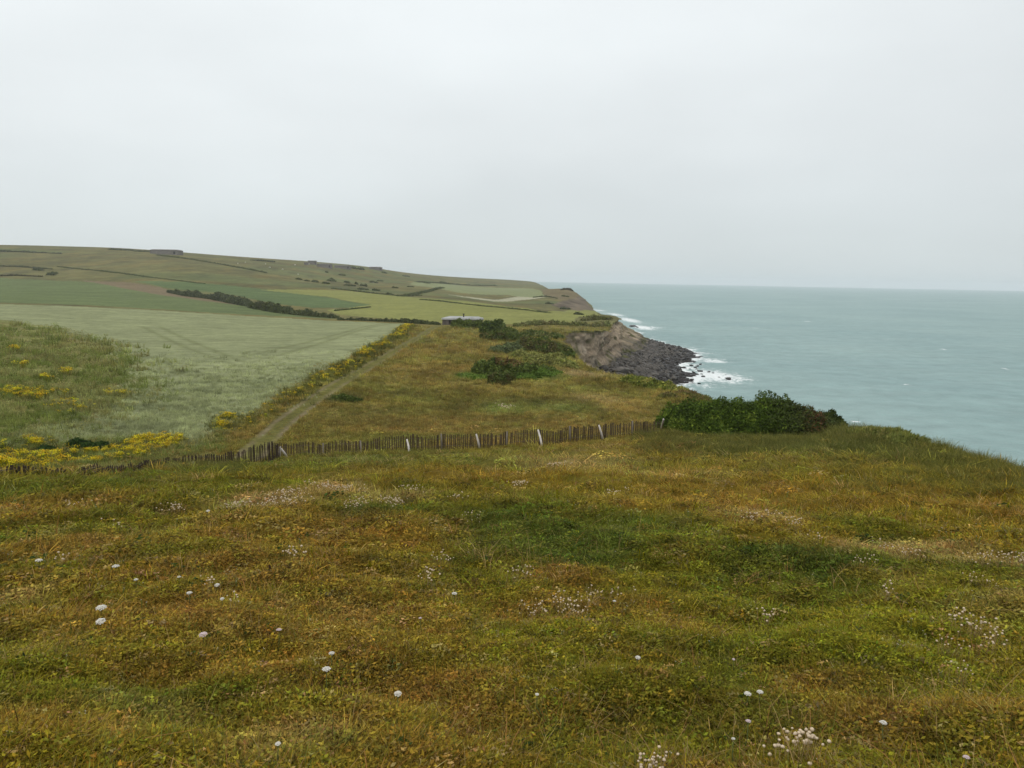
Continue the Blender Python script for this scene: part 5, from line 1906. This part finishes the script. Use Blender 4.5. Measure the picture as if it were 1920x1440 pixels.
for a in ((1485, 1408, 95, 46, 9, 'big tuft of dry thrift heads at the right front of the meadow', .20), (1215, 1440, 60, 34, 8, 'straw coloured dry thrift tuft cut by the lower edge of the photo', .16),
          (800, 1082, 34, 20, 4.5, 'dry thrift tuft left of the scattered middle ones'), (830, 1052, 50, 18, 3.5, 'thin spray of dry thrift above the middle of the meadow'),
          (975, 1072, 60, 22, 3.5, 'loose dry thrift heads below the dark green hollow'), (990, 1128, 70, 30, 4, 'scattered dry thrift heads at the centre of the meadow'),
          (1050, 1120, 60, 28, 4.2, 'upright dry thrift stalks right of the central scatter'), (1070, 1145, 54, 34, 4.2, 'dense dry thrift patch lowest in the central scatter'),
          (1110, 1112, 70, 16, 3.6, 'sparse dry thrift spray beside the central scatter'), (1150, 1110, 60, 14, 3.6, 'few dry thrift heads right of the central scatter'),
          (550, 1055, 44, 16, 5, 'white-headed thrift tuft on brown turf left of centre'), (393, 1112, 26, 14, 4.5, 'dry thrift stalks beside the round carrot flower'), (435, 1156, 16, 9, 4, 'little dry thrift sprig left of centre'),
          (112, 1042, 24, 8, 4, 'small pinkish thrift sprig near the left edge'), (1432, 1128, 34, 16, 5, 'pale dry thrift heads against the dark green hollow'), (1655, 1115, 26, 9, 4.5, 'small dry thrift group right of the dark green hollow'),
          (1815, 1185, 80, 40, 5, 'wide white thrift patch at the right of the meadow'), (1860, 1215, 60, 20, 4.5, 'thrift heads below the wide white patch at the right'), (1775, 1225, 60, 14, 4, 'sparse thrift in front of the wide white patch'), (1800, 1268, 50, 10, 4, 'lowest thrift sprig at the right of the meadow'),
          (330, 944, 50, 30, 3, 'white thrift patch in the far left meadow'), (140, 950, 50, 16, 2.6, 'faint pink thrift drift near the left edge'), (215, 980, 26, 10, 3, 'small thrift group under the far left drift'),
          (440, 946, 60, 60, 2.8, 'pinkish thrift drift left of the main one'), (525, 944, 110, 95, 3, 'main pink white thrift drift in front of the dark fence'), (535, 926, 70, 60, 2.8, 'thrift drift behind the main one'), (630, 914, 110, 95, 2.8, 'broad cream thrift bank in front of the long fence'),
          (665, 945, 60, 50, 2.8, 'cream thrift clump beneath the broad bank'), (735, 938, 60, 48, 2.8, 'tall thrift clump right of the broad bank'), (770, 924, 60, 30, 2.6, 'sparse pink thrift right of the tall clump'), (735, 956, 50, 26, 2.6, 'low thrift line at the dark green hollow'),
          (858, 932, 40, 18, 2.8, 'greenish white thrift spray in mid meadow'), (968, 906, 50, 34, 3, 'bright white thrift group on green grass'), (1152, 921, 44, 26, 2.8, 'white thrift group nearest the fence middle'), (890, 968, 60, 16, 2.4, 'faint thrift sprinkle at the upper hollow'),
          (1420, 968, 70, 50, 2.8, 'pale thrift drift on the right slope'), (1487, 992, 30, 30, 2.8, 'pinkish thrift clump on the right slope'), (1525, 1012, 30, 12, 2.8, 'little thrift group below the pinkish clump'), (1620, 1056, 40, 18, 3, 'thin thrift spray before the dark green grass'),
          (1690, 1032, 90, 44, 2.6, 'straw thrift drift across the right slope'), (1850, 1062, 60, 40, 2.8, 'yellowish thrift mound at the right edge'), (1905, 1064, 40, 34, 2.8, 'pink thrift mound cut by the right edge'), (1840, 1095, 70, 18, 2.8, 'white thrift sprinkle below the right mounds'),
          (945, 762, 40, 50, 2.0, 'white flower patch in bright green weeds past the fence', .35), (1045, 868, 60, 50, 2.2, 'straw seed drift in front of the long fence', .22)):
    thrift(*a)

# dark dock spike in the turf
x, y = hit(507, 1100)
g = float(ground(np.array([x]), np.array([y]))[0])
rt = link('dock_plant', None, None, (x, y, g), 'dark brown dock seed spike standing in the turf', 'plant')
mb = MB()
mb.tube([(0, 0, -.02), (.01, 0, .08), (.005, 0, .14)], [.004, .004, .003], 5)
link('stem', mb.mesh('stem', M_STEM), rt)
mb = MB()
rg = np.random.default_rng(5)
for i in range(50):
    t = i / 50
    mb.add(ICO1[0] * .007 + np.array([rg.normal(0, .008), rg.normal(0, .008), .05 + .12 * t]), (), ICO1[1])
link('seed_spike', mb.mesh('seed_spike', simple_material('dock_seeds', (.05, .022, .014), .9, .1, .3, 40, .2), True), rt)

# ------------------------------------------------------------------ haze: damp sea air
hz = MB()
hz.box((0, 0, 60), (34000, 34000, 128))
m = bpy.data.materials.new('damp_air')
m.use_nodes = True
nt = m.node_tree
nt.nodes.clear()
o_ = node(nt, 'ShaderNodeOutputMaterial')
v_ = node(nt, 'ShaderNodeVolumePrincipled')
v_.inputs['Color'].default_value = (.93, .96, 1, 1)
v_.inputs['Density'].default_value = .95e-4
v_.inputs['Anisotropy'].default_value = 0.2
nt.links.new(v_.outputs[0], o_.inputs['Volume'])
hzo = link('haze', hz.mesh('haze', m), kind='stuff', label='thin damp sea haze over land and water', cat='haze')
